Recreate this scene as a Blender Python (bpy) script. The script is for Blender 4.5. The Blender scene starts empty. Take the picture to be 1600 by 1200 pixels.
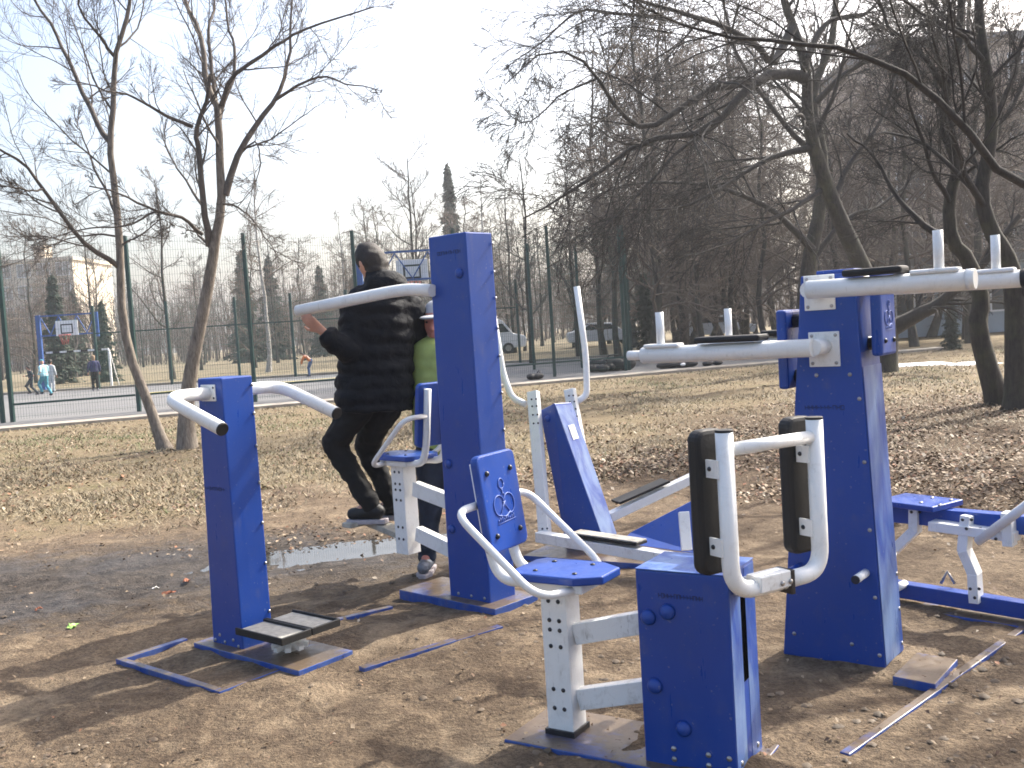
import bpy, bmesh, math, random
import numpy as np
from mathutils import Vector, Matrix, noise

# ------------------------------------------------------------------ camera, sky, sun, exposure
SC = bpy.context.scene
COL = SC.collection
FPX, PITCH, ROLL, EYE = 1556.0, math.radians(3.27), math.radians(3.58), 1.5
_f = Vector((0, math.cos(PITCH), -math.sin(PITCH)))
_u0 = Vector((0, math.sin(PITCH), math.cos(PITCH)))
_r0 = Vector((1, 0, 0))
_r = _r0 * math.cos(ROLL) - _u0 * math.sin(ROLL)
_u = _r0 * math.sin(ROLL) + _u0 * math.cos(ROLL)
cam_d = bpy.data.cameras.new('camera')
cam = bpy.data.objects.new('camera', cam_d)
COL.objects.link(cam)
cam_d.sensor_width = 36.0
cam_d.lens = FPX / 1600 * 36.0
cam_d.clip_start, cam_d.clip_end = 0.05, 2000
cam.matrix_world = Matrix(((_r.x, _u.x, -_f.x, 0), (_r.y, _u.y, -_f.y, 0), (_r.z, _u.z, -_f.z, EYE), (0, 0, 0, 1)))
SC.camera = cam
cam_d.dof.use_dof = False

SUN_EL, SUN_AZ = math.radians(42), math.radians(51)      # azimuth from +Y towards +X
world = bpy.data.worlds.new('World')
SC.world = world
world.use_nodes = True
wn = world.node_tree
sky = wn.nodes.new('ShaderNodeTexSky')
sky.sky_type = 'NISHITA'
sky.sun_disc = False
sky.sun_elevation = SUN_EL
sky.sun_rotation = SUN_AZ
sky.air_density, sky.dust_density, sky.ozone_density = 1.0, 6.0, 1.0
wn.nodes['Background'].inputs['Strength'].default_value = 0.15
wn.links.new(sky.outputs[0], wn.nodes['Background'].inputs['Color'])
sun_d = bpy.data.lights.new('sun', 'SUN')
sun_d.energy = 4.0
sun_d.angle = math.radians(0.55)
sun_d.color = (1.0, 0.95, 0.86)
sun = bpy.data.objects.new('sun', sun_d)
COL.objects.link(sun)
S = Vector((math.sin(SUN_AZ) * math.cos(SUN_EL), math.cos(SUN_AZ) * math.cos(SUN_EL), math.sin(SUN_EL)))
sun.rotation_euler = S.to_track_quat('Z', 'Y').to_euler()
sun.location = S * 40
SC.view_settings.view_transform = 'Standard'
SC.view_settings.look = 'None'
SC.view_settings.gamma = 1.0
SC.view_settings.use_curve_mapping = False
SC.view_settings.exposure = 1.32
SC.cycles.filter_width = 1.7

# ------------------------------------------------------------------ measuring helpers (photo point at a real distance -> world point)
def at(u, v, y):
    d = _f + _r * ((u - 800) / FPX) + _u * ((600 - v) / FPX)
    return Vector((0, 0, EYE)) + d * (y / d.y)
def gr(u, v, z=0.0):
    d = _f + _r * ((u - 800) / FPX) + _u * ((600 - v) / FPX)
    return Vector((0, 0, EYE)) + d * ((z - EYE) / d.z)

# ------------------------------------------------------------------ materials
MATS = {}
class NT:
    def __init__(s, name):
        m = bpy.data.materials.new(name); m.use_nodes = True
        s.m = m; s.t = m.node_tree; s.b = s.t.nodes['Principled BSDF']; MATS[name] = m
    def n(s, typ, **kw):
        x = s.t.nodes.new(typ)
        for k, v in kw.items(): setattr(x, k, v)
        return x
    def l(s, a, b): s.t.links.new(a, b)
    def coord(s, which='Object', scale=None):
        c = s.n('ShaderNodeTexCoord').outputs[which]
        if scale is not None:
            mp = s.n('ShaderNodeMapping'); mp.inputs['Scale'].default_value = scale; s.l(c, mp.inputs[0]); c = mp.outputs[0]
        return c
    def noise(s, scale, detail=4, rough=.55, co=None, dist=0.0):
        x = s.n('ShaderNodeTexNoise'); x.inputs['Scale'].default_value = scale
        x.inputs['Detail'].default_value = detail; x.inputs['Roughness'].default_value = rough
        x.inputs['Distortion'].default_value = dist
        if co is not None: s.l(co, x.inputs['Vector'])
        return x.outputs['Fac']
    def ramp(s, fac, stops):
        x = s.n('ShaderNodeValToRGB'); e = x.color_ramp.elements
        while len(e) < len(stops): e.new(0.5)
        for i, (p, c) in enumerate(stops):
            e[i].position = p; e[i].color = (c, c, c, 1) if not isinstance(c, tuple) else (*c, 1)
        s.l(fac, x.inputs[0]); return x.outputs[0]
    def mix(s, fac, a, b, mode='MIX'):
        x = s.n('ShaderNodeMix', data_type='RGBA', blend_type=mode)
        for sock, v in ((x.inputs[0], fac), (x.inputs[6], a), (x.inputs[7], b)):
            if isinstance(v, (int, float)): sock.default_value = v
            elif isinstance(v, tuple): sock.default_value = (*v, 1)
            else: s.l(v, sock)
        return x.outputs[2]
    def math(s, op, a, b=0.0, clamp=False):
        x = s.n('ShaderNodeMath', operation=op, use_clamp=clamp)
        for sock, v in ((x.inputs[0], a), (x.inputs[1], b)):
            if isinstance(v, (int, float)): sock.default_value = v
            else: s.l(v, sock)
        return x.outputs[0]
    def bump(s, h, strength=.3, dist=.01):
        x = s.n('ShaderNodeBump'); x.inputs['Strength'].default_value = strength; x.inputs['Distance'].default_value = dist
        s.l(h, x.inputs['Height']); s.l(x.outputs[0], s.b.inputs['Normal'])
    def col(s, c):
        if isinstance(c, tuple): s.b.inputs['Base Color'].default_value = (*c, 1)
        else: s.l(c, s.b.inputs['Base Color'])
    def rough(s, v):
        if isinstance(v, (int, float)): s.b.inputs['Roughness'].default_value = v
        else: s.l(v, s.b.inputs['Roughness'])

def plain(name, c, rough=.6, var=.25, scale=12, bump=0, metal=0.0):
    t = NT(name); co = t.coord()
    n = t.noise(scale, 4, .6, co)
    t.col(t.mix(t.ramp(n, [(.3, 0.0), (.75, 1.0)]), tuple(x * (1 - var) for x in c), tuple(min(1, x * (1 + var * .7)) for x in c)))
    t.rough(rough); t.b.inputs['Metallic'].default_value = metal
    if bump: t.bump(t.noise(scale * 5, 3, .6, co), bump, .01)
    return t.m

def blue_paint(name, fade=0.0, dust=.32):
    t = NT(name); co = t.coord()
    base = t.mix(t.noise(3, 3, .5, co), (.004, .044, .25), (.008, .062, .35))
    streak = t.noise(5, 5, .6, t.coord('Object', (5, 5, .8)))
    dirt = t.math('MULTIPLY', t.ramp(t.noise(9, 6, .65, co), [(.48, 0.0), (.75, 1.0)]), t.ramp(streak, [(.42, 0.0), (.7, 1.0)]))
    c = t.mix(t.math('MULTIPLY', dirt, dust), base, (.16, .15, .15))
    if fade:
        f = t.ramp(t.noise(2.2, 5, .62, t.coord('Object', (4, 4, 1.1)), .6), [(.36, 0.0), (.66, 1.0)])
        c = t.mix(t.math('MULTIPLY', f, fade), c, (.20, .30, .48))  # pale streaks, for worn paint and for sunlit front faces
    sp = t.ramp(t.noise(60, 2, .5, co), [(.70, 0.0), (.74, 1.0)])
    c = t.mix(t.math('MULTIPLY', sp, .35), c, (.3, .3, .32))
    chip = t.ramp(t.noise(7, 8, .8, co, .3), [(.735, 0.0), (.75, 1.0)])
    c = t.mix(t.math('MULTIPLY', chip, .8), c, (.13, .075, .045))
    t.col(c)
    t.rough(t.ramp(streak, [(.3, .26), (.75, .5)]))
    t.bump(t.noise(40, 2, .5, co), .04, .004)
    return t.m

def white_paint(name, dirt=.35):
    t = NT(name); co = t.coord()
    s1 = t.ramp(t.noise(14, 6, .7, co, .5), [(.52, 0.0), (.78, 1.0)])
    s2 = t.ramp(t.noise(90, 3, .6, t.coord('Object', (1, 1, .25))), [(.62, 0.0), (.72, 1.0)])
    c = t.mix(t.math('MULTIPLY', s1, dirt), (.80, .80, .78), (.40, .37, .32))
    c = t.mix(t.math('MULTIPLY', s2, dirt * .6), c, (.22, .20, .17))
    rust = t.ramp(t.noise(4.5, 6, .75, co), [(.70, 0.0), (.76, 1.0)])
    c = t.mix(t.math('MULTIPLY', rust, dirt), c, (.20, .09, .035))
    t.col(c); t.rough(t.ramp(s1, [(0, .32), (1, .6)]))
    t.bump(t.noise(70, 2, .5, co), .05, .003)
    return t.m

blue_paint('blue'); blue_paint('blue_faded_lit', .75, .6); blue_paint('blue_plate', .25, 1.0)  # faded variant: chalky wear, plus sunlit and reflective paleness in the colour
def soiled(name, amount=.62):
    # trodden soil lying on the upward faces
    m = MATS[name]; t = NT.__new__(NT); t.m = m; t.t = m.node_tree; t.b = t.t.nodes['Principled BSDF']
    src = t.b.inputs['Base Color'].links[0].from_socket
    nz = t.n('ShaderNodeSeparateXYZ'); t.l(t.n('ShaderNodeNewGeometry').outputs['Normal'], nz.inputs[0])
    k = t.math('MULTIPLY', t.ramp(nz.outputs[2], [(.6, 0.0), (.9, 1.0)]), t.ramp(t.noise(3.5, 6, .7, t.coord(), .4), [(.30, 0.0), (amount, 1.0)]))
    k2 = t.math('MULTIPLY', t.ramp(t.noise(18, 4, .7, t.coord()), [(.45, 0.0), (.7, .55)]), 1.0)
    k = t.math('MAXIMUM', k, t.math('MULTIPLY', k2, .6))
    t.col(t.mix(k, src, t.mix(t.noise(40, 4, .7, t.coord()), (.07, .050, .033), (.15, .108, .072))))
soiled('blue_plate', .48)
white_paint('white'); white_paint('white_scuffed', .8)
plain('black_rubber', (.008, .008, .0085), .6, .3, 20, .15)
plain('slot_shade', (.002, .002, .002), 1.0, .1).node_tree.nodes['Principled BSDF'].inputs['Specular IOR Level'].default_value = 0.0
plain('steel', (.42, .41, .40), .35, .3, 30, 0, .8)
plain('dark_bolt', (.05, .05, .055), .35, .3, 30, 0, .6)
plain('worn_pad', (.40, .38, .33), .7, .35, 25, .2)
plain('dark_print', (.007, .024, .12), .5, .1)
plain('logo_line', (.10, .16, .46), .5, .1)
plain('label_white', (.75, .76, .78), .5, .05)
plain('green_post', (.012, .05, .045), .45, .25, 8)
plain('green_wire', (.015, .085, .06), .45, .2, 8)
plain('concrete', (.34, .30, .25), .9, .25, 3, .2)
plain('court_blue', (.03, .09, .30), .5, .2)
plain('net_red', (.55, .10, .09), .5, .2)
plain('far_white', (.75, .76, .78), .5, .08)
plain('wall_cream', (.62, .54, .43), .9, .12, .6)
plain('window_hazy', (.30, .29, .27), .3, .2, .5)  # glass paled so the colour carries the far haze
plain('wall_brown', (.46, .36, .28), .9, .25, .5)
plain('wall_blue', (.30, .36, .42), .9, .15, .6)
plain('window_dark', (.04, .05, .06), .12, .3, .5)
plain('car_glass', (.02, .025, .03), .08, .2)
plain('roof_grey', (.16, .16, .17), .9, .2, .5)
plain('yellow_paint', (.60, .50, .10), .7, .2)
plain('bag_black', (.015, .015, .018), .7, .4, 9, .4)
plain('skin', (.52, .27, .19), .55, .12, 20)
plain('skin_red', (.56, .23, .18), .55, .12, 20)
plain('hair_brown', (.014, .008, .0055), .6, .45, 60, .5)
plain('hair_fair', (.30, .2, .11), .6, .3, 60, .5)
plain('denim', (.014, .024, .05), .85, .35, 16, .25)
plain('trousers_black', (.005, .005, .006), .9, .4, 14, .25)
plain('shoe_black', (.008, .008, .009), .6, .3, 20)
plain('shoe_grey', (.16, .18, .22), .55, .6, 30)
plain('sole_pale', (.42, .38, .40), .7, .25, 25)
plain('hi_vis', (.34, .42, .12), .6, .15, 20)
plain('cap_grey', (.36, .38, .42), .8, .2, 20)
plain('cloth_navy', (.025, .03, .10), .8, .3, 10)
plain('cloth_teal', (.06, .28, .36), .8, .25, 10)
plain('cloth_sky', (.36, .62, .70), .8, .2, 10)
plain('cloth_pale', (.55, .58, .60), .8, .2, 10)
plain('cloth_orange', (.70, .20, .05), .8, .2, 10)
plain('cloth_dark', (.02, .03, .045), .8, .3, 10)
plain('cloth_blue', (.06, .12, .25), .8, .3, 10)
t = NT('puffer'); co = t.coord()
t.col(t.mix(t.noise(6, 4, .6, co), (.002, .003, .0055), (.005, .007, .012))); t.rough(.72)
t.b.inputs['Specular IOR Level'].default_value = .22
t.bump(t.noise(18, 5, .65, co, .8), .6, .02)

def bark(name, a, b, lichen=0.0):
    t = NT(name); co = t.coord('Object', (1, 1, .22))
    n = t.noise(26, 5, .7, co, .4)
    c = t.mix(t.ramp(n, [(.32, 0.0), (.68, 1.0)]), a, b)
    if lichen:
        c = t.mix(t.math('MULTIPLY', t.ramp(t.noise(3, 5, .6, t.coord()), [(.45, 0.0), (.7, 1.0)]), lichen), c, (.13, .135, .06))
    t.col(c); t.rough(.9); t.bump(n, .7, .02)
    return t.m
bark('bark_pale', (.09, .072, .06), (.28, .24, .20), .1)
bark('bark_dark', (.014, .012, .010), (.055, .046, .038), .3)
bark('twig_grey', (.065, .053, .047), (.13, .108, .092))
bark('twig_dark', (.018, .015, .014), (.045, .038, .033))
bark('twig_brown', (.080, .061, .047), (.165, .126, .098))
bark('birch_white', (.10, .09, .085), (.62, .60, .56))
bark('needle', (.026, .042, .030), (.065, .085, .055))

# ------------------------------------------------------------------ mesh helpers
class MB:
    def __init__(s): s.v = []; s.f = []; s.sm = []
    def add(s, vs, fs, smooth=False):
        o = len(s.v); s.v += [Vector(x) for x in vs]
        for f in fs: s.f.append(tuple(i + o for i in f)); s.sm.append(smooth)
        return s
    def hexa(s, b, t):      # four bottom corners, four top corners, same winding (ccw from above)
        return s.add(list(b) + list(t), [(3, 2, 1, 0), (4, 5, 6, 7), (0, 1, 5, 4), (1, 2, 6, 5), (2, 3, 7, 6), (3, 0, 4, 7)])
    def box(s, x0, x1, y0, y1, z0, z1):
        return s.hexa([(x0, y0, z0), (x1, y0, z0), (x1, y1, z0), (x0, y1, z0)], [(x0, y0, z1), (x1, y0, z1), (x1, y1, z1), (x0, y1, z1)])
    def bar(s, p, q, w, h, up=(0, 0, 1)):       # rectangular bar between two points
        p, q = Vector(p), Vector(q); d = (q - p).normalized(); a = d.cross(Vector(up))
        a = a.normalized() * (w / 2) if a.length > 1e-5 else Vector((1, 0, 0)) * (w / 2)
        b = a.cross(d).normalized() * (h / 2)
        return s.hexa([p - a - b, q - a - b, q + a - b, p + a - b], [p - a + b, q - a + b, q + a + b, p + a + b])
    def tube(s, pts, rad, n=12, caps=True):
        pts = [Vector(p) for p in pts]
        if not isinstance(rad, (list, tuple)): rad = [rad] * len(pts)
        o = len(s.v); k = len(pts); ref = None
        for i, p in enumerate(pts):
            d = (pts[min(i + 1, k - 1)] - pts[max(i - 1, 0)])
            if d.length < 1e-9: d = Vector((0, 0, 1))
            d.normalize()
            if ref is None:
                ref = Vector((0, 0, 1)) if abs(d.z) < .9 else Vector((1, 0, 0))
            a = d.cross(ref).normalized(); b = d.cross(a).normalized(); ref = -b if False else ref
            ref = a.cross(d).normalized()
            for j in range(n):
                th = 2 * math.pi * j / n
                s.v.append(p + (a * math.cos(th) + ref * math.sin(th)) * rad[i])
        for i in range(k - 1):
            for j in range(n):
                j2 = (j + 1) % n
                s.f.append((o + i * n + j, o + i * n + j2, o + (i + 1) * n + j2, o + (i + 1) * n + j)); s.sm.append(True)
        if caps:
            s.f.append(tuple(o + j for j in range(n))[::-1]); s.sm.append(False)
            s.f.append(tuple(o + (k - 1) * n + j for j in range(n))); s.sm.append(False)
        return s
    def dome(s, c, axis, r, h, n=10):
        c = Vector(c); ax = Vector(axis).normalized()
        pts = [c + ax * (h * t) for t in (0, .45, .8, 1.0)]
        return s.tube(pts, [r, r * .93, r * .62, r * .12], n)
    def slab(s, poly, nrm, th):                # planar polygon pushed along nrm
        poly = [Vector(p) for p in poly]; nv = Vector(nrm).normalized() * th; n = len(poly)
        s.add(poly + [p + nv for p in poly], [tuple(range(n))[::-1], tuple(range(n, 2 * n))] + [(i, (i + 1) % n, n + (i + 1) % n, n + i) for i in range(n)])
        return s
    def build(s, name, mat, parent=None, bevel=0.0, local=True, kind=None, flip_fix=True):
        me = bpy.data.meshes.new(name)
        inv = None
        if parent is not None and not local:
            inv = parent.matrix_world.inverted()
        vs = [(inv @ v if inv else v)[:] for v in s.v]
        me.from_pydata(vs, [], s.f)
        me.polygons.foreach_set('use_smooth', s.sm)
        if bevel or flip_fix:
            bm = bmesh.new(); bm.from_mesh(me)
            bmesh.ops.recalc_face_normals(bm, faces=bm.faces)
            if bevel:
                es = [e for e in bm.edges if len(e.link_faces) == 2 and e.calc_face_angle(0) > .6]
                bmesh.ops.bevel(bm, geom=es, offset=bevel, segments=2, affect='EDGES', profile=.5, clamp_overlap=True)
            bm.to_mesh(me); bm.free()
        me.materials.append(MATS[mat] if isinstance(mat, str) else mat)
        o = bpy.data.objects.new(name, me); COL.objects.link(o)
        if parent is not None: o.parent = parent
        if kind: o['kind'] = kind
        return o

def fillet(pts, r, n=6):
    pts = [Vector(p) for p in pts]; out = [pts[0]]
    for i in range(1, len(pts) - 1):
        a, b, c = pts[i - 1], pts[i], pts[i + 1]
        k = min(r, (a - b).length * .48, (c - b).length * .48)
        p0 = b + (a - b).normalized() * k; p2 = b + (c - b).normalized() * k
        for j in range(n + 1):
            t = j / n; out.append(p0 * (1 - t) ** 2 + b * (2 * t * (1 - t)) + p2 * t * t)
    out.append(pts[-1]); return out

def root(name, loc, yaw, label, cat, group=None):
    o = bpy.data.objects.new(name, None); COL.objects.link(o)
    o.empty_display_size = .1
    o.location = loc; o.rotation_euler = (0, 0, yaw)
    o.matrix_world = Matrix.Translation(loc) @ Matrix.Rotation(yaw, 4, 'Z')
    tag(o, label, cat, group); return o
def tag(o, label, cat, group=None, kind=None):
    if label: o['label'] = label
    if cat: o['category'] = cat
    if group: o['group'] = group
    if kind: o['kind'] = kind
    return o
def bolts(parent, spots, axis, r=.011, h=.008, mat='steel', name='bolt'):
    for p in spots: MB().dome(p, axis, r, h, 8).build(name, mat, parent)

def fastmesh(name, V, T, mat, kind=None, colors=None, smooth=False):
    me = bpy.data.meshes.new(name)
    V = np.asarray(V, np.float32); T = np.asarray(T, np.int32); k = T.shape[1]
    me.vertices.add(len(V)); me.vertices.foreach_set('co', V.ravel())
    me.loops.add(T.size); me.loops.foreach_set('vertex_index', T.ravel())
    me.polygons.add(len(T)); me.polygons.foreach_set('loop_start', np.arange(0, T.size, k, dtype=np.int32))
    if smooth: me.polygons.foreach_set('use_smooth', np.ones(len(T), bool))
    me.update(calc_edges=True)
    if colors is not None:
        a = me.color_attributes.new('col', 'FLOAT_COLOR', 'POINT')
        a.data.foreach_set('color', np.c_[colors, np.ones(len(colors))].astype(np.float32).ravel())
    me.materials.append(MATS[mat])
    o = bpy.data.objects.new(name, me); COL.objects.link(o)
    if kind: o['kind'] = kind
    return o

# ------------------------------------------------------------------ ground
rs = np.random.RandomState(7)
def vnoise(x, y, seed=0):
    xi = np.floor(x).astype(np.int64); yi = np.floor(y).astype(np.int64); fx = x - xi; fy = y - yi
    def hsh(a, b):
        n = (a * 374761393 + b * 668265263 + seed * 974711) & 0x7fffffff
        n = ((n ^ (n >> 13)) * 1274126177) & 0x7fffffff
        return ((n ^ (n >> 16)) & 0xffff) / 65535.0
    ux = fx * fx * (3 - 2 * fx); uy = fy * fy * (3 - 2 * fy)
    return (hsh(xi, yi) * (1 - ux) + hsh(xi + 1, yi) * ux) * (1 - uy) + (hsh(xi, yi + 1) * (1 - ux) + hsh(xi + 1, yi + 1) * ux) * uy
def fbm(x, y, f, seed=0, o=4):
    r = 0; a = .5
    for i in range(o):
        r = r + a * vnoise(x * f + 17 * i, y * f - 9 * i, seed + i); f *= 2.03; a *= .5
    return r
def kerb_y(x): return 25.42 + .402 * x            # front edge of the concrete strip along the court
def masks(x, y):
    w = (fbm(x, y, .9, 3) - .47) * 2.2
    mud = np.clip(1.40 - np.sqrt(((x + 2.9) / 2.6) ** 2 + ((y - 6.9 - .1 * x) / 1.15) ** 2) + w * .55, 0, 1)
    mud = np.maximum(mud, np.clip(1.2 - np.sqrt(((x + .9) / 1.7) ** 2 + ((y - 7.2) / .8) ** 2) + w * .4, 0, 1) * .7)
    grass = np.clip((y - 8.7 - .12 * np.abs(x) + w * 2.2) / 1.6, 0, 1)
    litter_shade = np.clip(1.35 - np.sqrt(((x - 2.6) / 2.6) ** 2 + ((y - 10.2) / 2.6) ** 2) + w * .6, 0, 1)
    litter_shade = np.maximum(litter_shade, np.clip((x - .6) * .35, 0, .85) * np.clip((y - 6.2 + w) / 1.5, 0, 1) * np.clip((18 - y) / 4, 0, 1))  # dark litter widened to stand in for branch shade at right
    return mud, grass, litter_shade
PUD = ((-1.22, 7.05, .74, .26, .22), (-.66, 7.22, .42, .2, .15))
def height(x, y):
    near = np.clip((30 - np.hypot(x, y)) / 12, 0, 1)
    h = (fbm(x, y, .7, 11, 3) - .45) * .05 + (fbm(x, y, 3.1, 21, 3) - .45) * .042 + (fbm(x, y, 11, 31, 3) - .45) * .034
    mud, grass, litter_shade = masks(x, y)
    h = h + mud * (fbm(x, y, 7, 41, 3) - .5) * .045
    for cx, cy, a, b, ang in PUD:
        dx = x - cx; dy = y - cy; c, s_ = math.cos(ang), math.sin(ang)
        d = ((dx * c + dy * s_) / a) ** 2 + ((-dx * s_ + dy * c) / b) ** 2
        d = d * (.45 + 1.15 * fbm(x, y, 3.2, 66, 3)); w_ = np.exp(-d * .8); h = h * (1 - .85 * np.exp(-d * .5)) - .060 * w_
    for cx, cy, a, hh in ((-1.30, 4.72, .55, .014), (-.95, 4.25, .45, .012), (-.35, 5.3, .6, .012), (.35, 3.45, .55, .014), (.75, 3.2, .4, .012), (1.45, 4.1, .5, .016), (-.45, 4.6, .5, .010), (1.75, 3.75, .5, .010), (2.0, 4.6, .7, .012)):
        h = h + hh * np.exp(-((x - cx) ** 2 + (y - cy) ** 2) / (a * a)) * (.35 + 1.3 * fbm(x, y, 3.0, 88, 3))
    h = h * near
    flat = np.clip((y - kerb_y(x) + 1.2) / 1.0, 0, 1)
    return h * (1 - flat) - .03 * flat
ny = 330
ts = np.linspace(0, 1, ny)
rows = np.concatenate([np.linspace(-14, 2.2, 30)[:-1], 2.2 + (np.exp(ts * 5.75) - 1) * 1.0])
nx = 380
sx = np.linspace(-1, 1, nx); sx = .55 * sx + .45 * sx ** 3
X = sx[None, :] * (7 + 1.25 * np.maximum(rows, 0))[:, None]
Y = np.repeat(rows[:, None], nx, 1)
Z = height(X, Y)
mud, grass, litter_shade = masks(X, Y)
idx = np.arange(len(rows) * nx).reshape(len(rows), nx)
Q = np.stack([idx[:-1, :-1], idx[:-1, 1:], idx[1:, 1:], idx[1:, :-1]], -1).reshape(-1, 4)
t = NT('soil')
att = t.n('ShaderNodeAttribute', attribute_name='col'); sep = t.n('ShaderNodeSeparateColor'); t.l(att.outputs['Color'], sep.inputs[0])
co = t.coord()
n1 = t.noise(1.3, 6, .65, co, .3); n2 = t.noise(9, 6, .7, co); n3 = t.noise(55, 4, .7, co)
soil = t.mix(t.ramp(n1, [(.3, 0.0), (.7, 1.0)]), (0.185, 0.134, 0.086), (0.310, 0.235, 0.155))
soil = t.mix(t.ramp(n2, [(.35, 0.0), (.7, 1.0)]), t.mix(.45, soil, (0.091, 0.061, 0.037)), soil)
soil = t.mix(t.ramp(n3, [(.38, .75), (.58, 0.0)]), soil, (0.071, 0.049, 0.032))
soil = t.mix(t.ramp(t.noise(3.2, 6, .75, co, .8), [(.54, 0.0), (.68, .7)]), soil, (0.079, 0.055, 0.037))
soil = t.mix(t.ramp(t.noise(130, 2, .5, co), [(.67, 0.0), (.72, .5)]), soil, (0.332, 0.270, 0.193))
soil = t.mix(t.ramp(t.noise(6.5, 7, .72, co, 1.2), [(.40, .8), (.58, 0.0)]), soil, (.085, .060, .040))
soil = t.mix(t.ramp(t.noise(2.0, 5, .7, co, .6), [(.52, 0.0), (.70, .65)]), soil, (.33, .255, .17))
sedge = lambda s_, n_, lo, hi: t.ramp(t.math('ADD', s_, t.math('MULTIPLY', t.math('SUBTRACT', n_, .5), 1.1)), [(lo, 0.0), (hi, 1.0)])
gcol = t.mix(t.ramp(t.noise(22, 5, .7, co), [(.3, 0.0), (.7, 1.0)]), (0.109, 0.078, 0.042), (0.262, 0.208, 0.128))
gcol = t.mix(t.ramp(n1, [(.52, 0.0), (.72, .55)]), gcol, (0.113, 0.115, 0.041))
c = t.mix(sedge(sep.outputs[1], n2, .25, .75), soil, gcol)
lcol = t.mix(t.ramp(t.noise(30, 5, .7, co), [(.35, 0.0), (.65, 1.0)]), (0.043, 0.031, 0.020), (0.137, 0.091, 0.055))  # dark litter colour, branch shade included
c = t.mix(sedge(sep.outputs[2], n2, .3, .8), c, lcol)
mcol = t.mix(t.ramp(n2, [(.38, 0.0), (.66, 1.0)]), (0.023, 0.018, 0.014), (0.080, 0.064, 0.052))
mm = sedge(sep.outputs[0], n2, .25, .8)
c = t.mix(mm, c, mcol)
t.col(c)
t.rough(t.mix(mm, (.95, .95, .95), t.ramp(n1, [(.35, .35), (.6, .8)])))
t.b.inputs['Specular IOR Level'].default_value = .25
hsum = t.math('ADD', t.math('MULTIPLY', n2, .7), t.math('MULTIPLY', n3, .3))
t.bump(hsum, 1.0, .06)
ground = fastmesh('ground', np.stack([X, Y, Z], -1).reshape(-1, 3), Q, 'soil', 'structure', np.stack([mud, grass, litter_shade], -1).reshape(-1, 3), True)
def gz(x, y): return float(height(np.array([float(x)]), np.array([float(y)]))[0])

# puddle: a level sheet of water lying in the dip of the ground
t = NT('puddle_water'); t.col((.05, .045, .04)); t.rough(.03); t.b.inputs['IOR'].default_value = 1.33
t.b.inputs['Specular IOR Level'].default_value = .9
t.bump(t.noise(9, 2, .5, t.coord()), .02, .01)
m = MB(); m.add([(-2.3, 6.4, -.024), (.1, 6.4, -.024), (.1, 7.8, -.024), (-2.3, 7.8, -.024)], [(0, 1, 2, 3)])
o = m.build('puddle', 'puddle_water'); o['kind'] = 'structure'

# fallen leaves, dry grass and clods: nobody could count them
t = NT('leaf_litter'); att = t.n('ShaderNodeAttribute', attribute_name='col'); t.col(att.outputs['Color']); t.rough(.75)
def scatter_pts(n, y0, y1, spread=1.12, near_bias=2.0):
    u = rs.rand(n); y = (y0 ** (1 - near_bias) + u * (y1 ** (1 - near_bias) - y0 ** (1 - near_bias))) ** (1 / (1 - near_bias))
    x = (rs.rand(n) * 2 - 1) * (1.2 + y * .62) * spread
    return x, y
def keep(x, y, p):
    k = (rs.rand(len(x)) < p) & (y < kerb_y(x) - .1); return x[k], y[k]
x, y = scatter_pts(520000, 2.4, 30, 1.1, 1.55)
mu, g_, l_ = masks(x, y)
patch = fbm(x, y, 1.1, 77, 4)
x, y = keep(x, y, np.clip(.014 + .22 * g_ + .75 * l_ + .22 * mu * (y > 7.0), 0, 1) * np.clip((patch - .30) * 3.6, .08, 1))
n = len(x)
z = height(x, y)
sz = .014 + rs.rand(n) * .021
sz = sz * np.clip(y / 11, .38, .92)
th = rs.rand(n) * 6.283; tilt = (rs.rand(n) - .5) * 1.3; tl2 = (rs.rand(n) - .3) * .9
ax = np.stack([np.cos(th) * np.cos(tilt), np.sin(th) * np.cos(tilt), np.sin(tilt)], -1) * sz[:, None]
bx = np.stack([-np.sin(th), np.cos(th), tl2], -1) * (sz * (.5 + .4 * rs.rand(n)))[:, None]
cz = np.stack([x, y, z + .008 + np.abs(np.sin(tilt)) * sz * .8], -1)
V = np.stack([cz - ax, cz + bx * .9, cz + ax, cz - bx * .9 + np.array([0, 0, .006])], 1).reshape(-1, 3)
I = np.arange(n)[:, None] * 4
T = np.concatenate([I + np.array([[0, 1, 2]]), I + np.array([[0, 2, 3]])], 0)
pal = np.array([(.20, .138, .082), (.14, .085, .05), (.28, .21, .135), (.08, .048, .03), (.22, .10, .05), (.36, .30, .225)])
cc = pal[rs.choice(6, n, p=[.27, .24, .2, .16, .07, .06])] * (.75 + .5 * rs.rand(n))[:, None]
tag(fastmesh('fallen_leaves', V, T, 'leaf_litter', 'stuff', np.repeat(cc, 4, 0)), 'dry brown fallen leaves scattered over the ground', 'leaves')
x, y = scatter_pts(330000, 6.5, 30, 1.1, 1.3)
mu, g_, l_ = masks(x, y)
patch = fbm(x, y, .8, 55, 4)
x, y = keep(x, y, np.clip(g_ * (1 - .75 * l_) * np.clip((patch - .30) * 4, .05, 1), 0, 1))
n = len(x); z = height(x, y)
th = rs.rand(n) * 6.283; hgt = .015 + .05 * rs.rand(n) ** 2; ln = .03 + .07 * rs.rand(n)
b0 = np.stack([x, y, z - .002], -1); wd = np.stack([-np.sin(th), np.cos(th), 0 * th], -1) * (.0035 + .0003 * y)[:, None]
tip = b0 + np.stack([np.cos(th) * ln, np.sin(th) * ln, hgt], -1)
V = np.stack([b0 - wd, b0 + wd, tip], 1).reshape(-1, 3); T = np.arange(n * 3).reshape(-1, 3)
gp = fbm(x, y, .6, 91, 3)
pal = np.array([(.295, .245, .158), (.22, .178, .11), (.155, .122, .075)])
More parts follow.
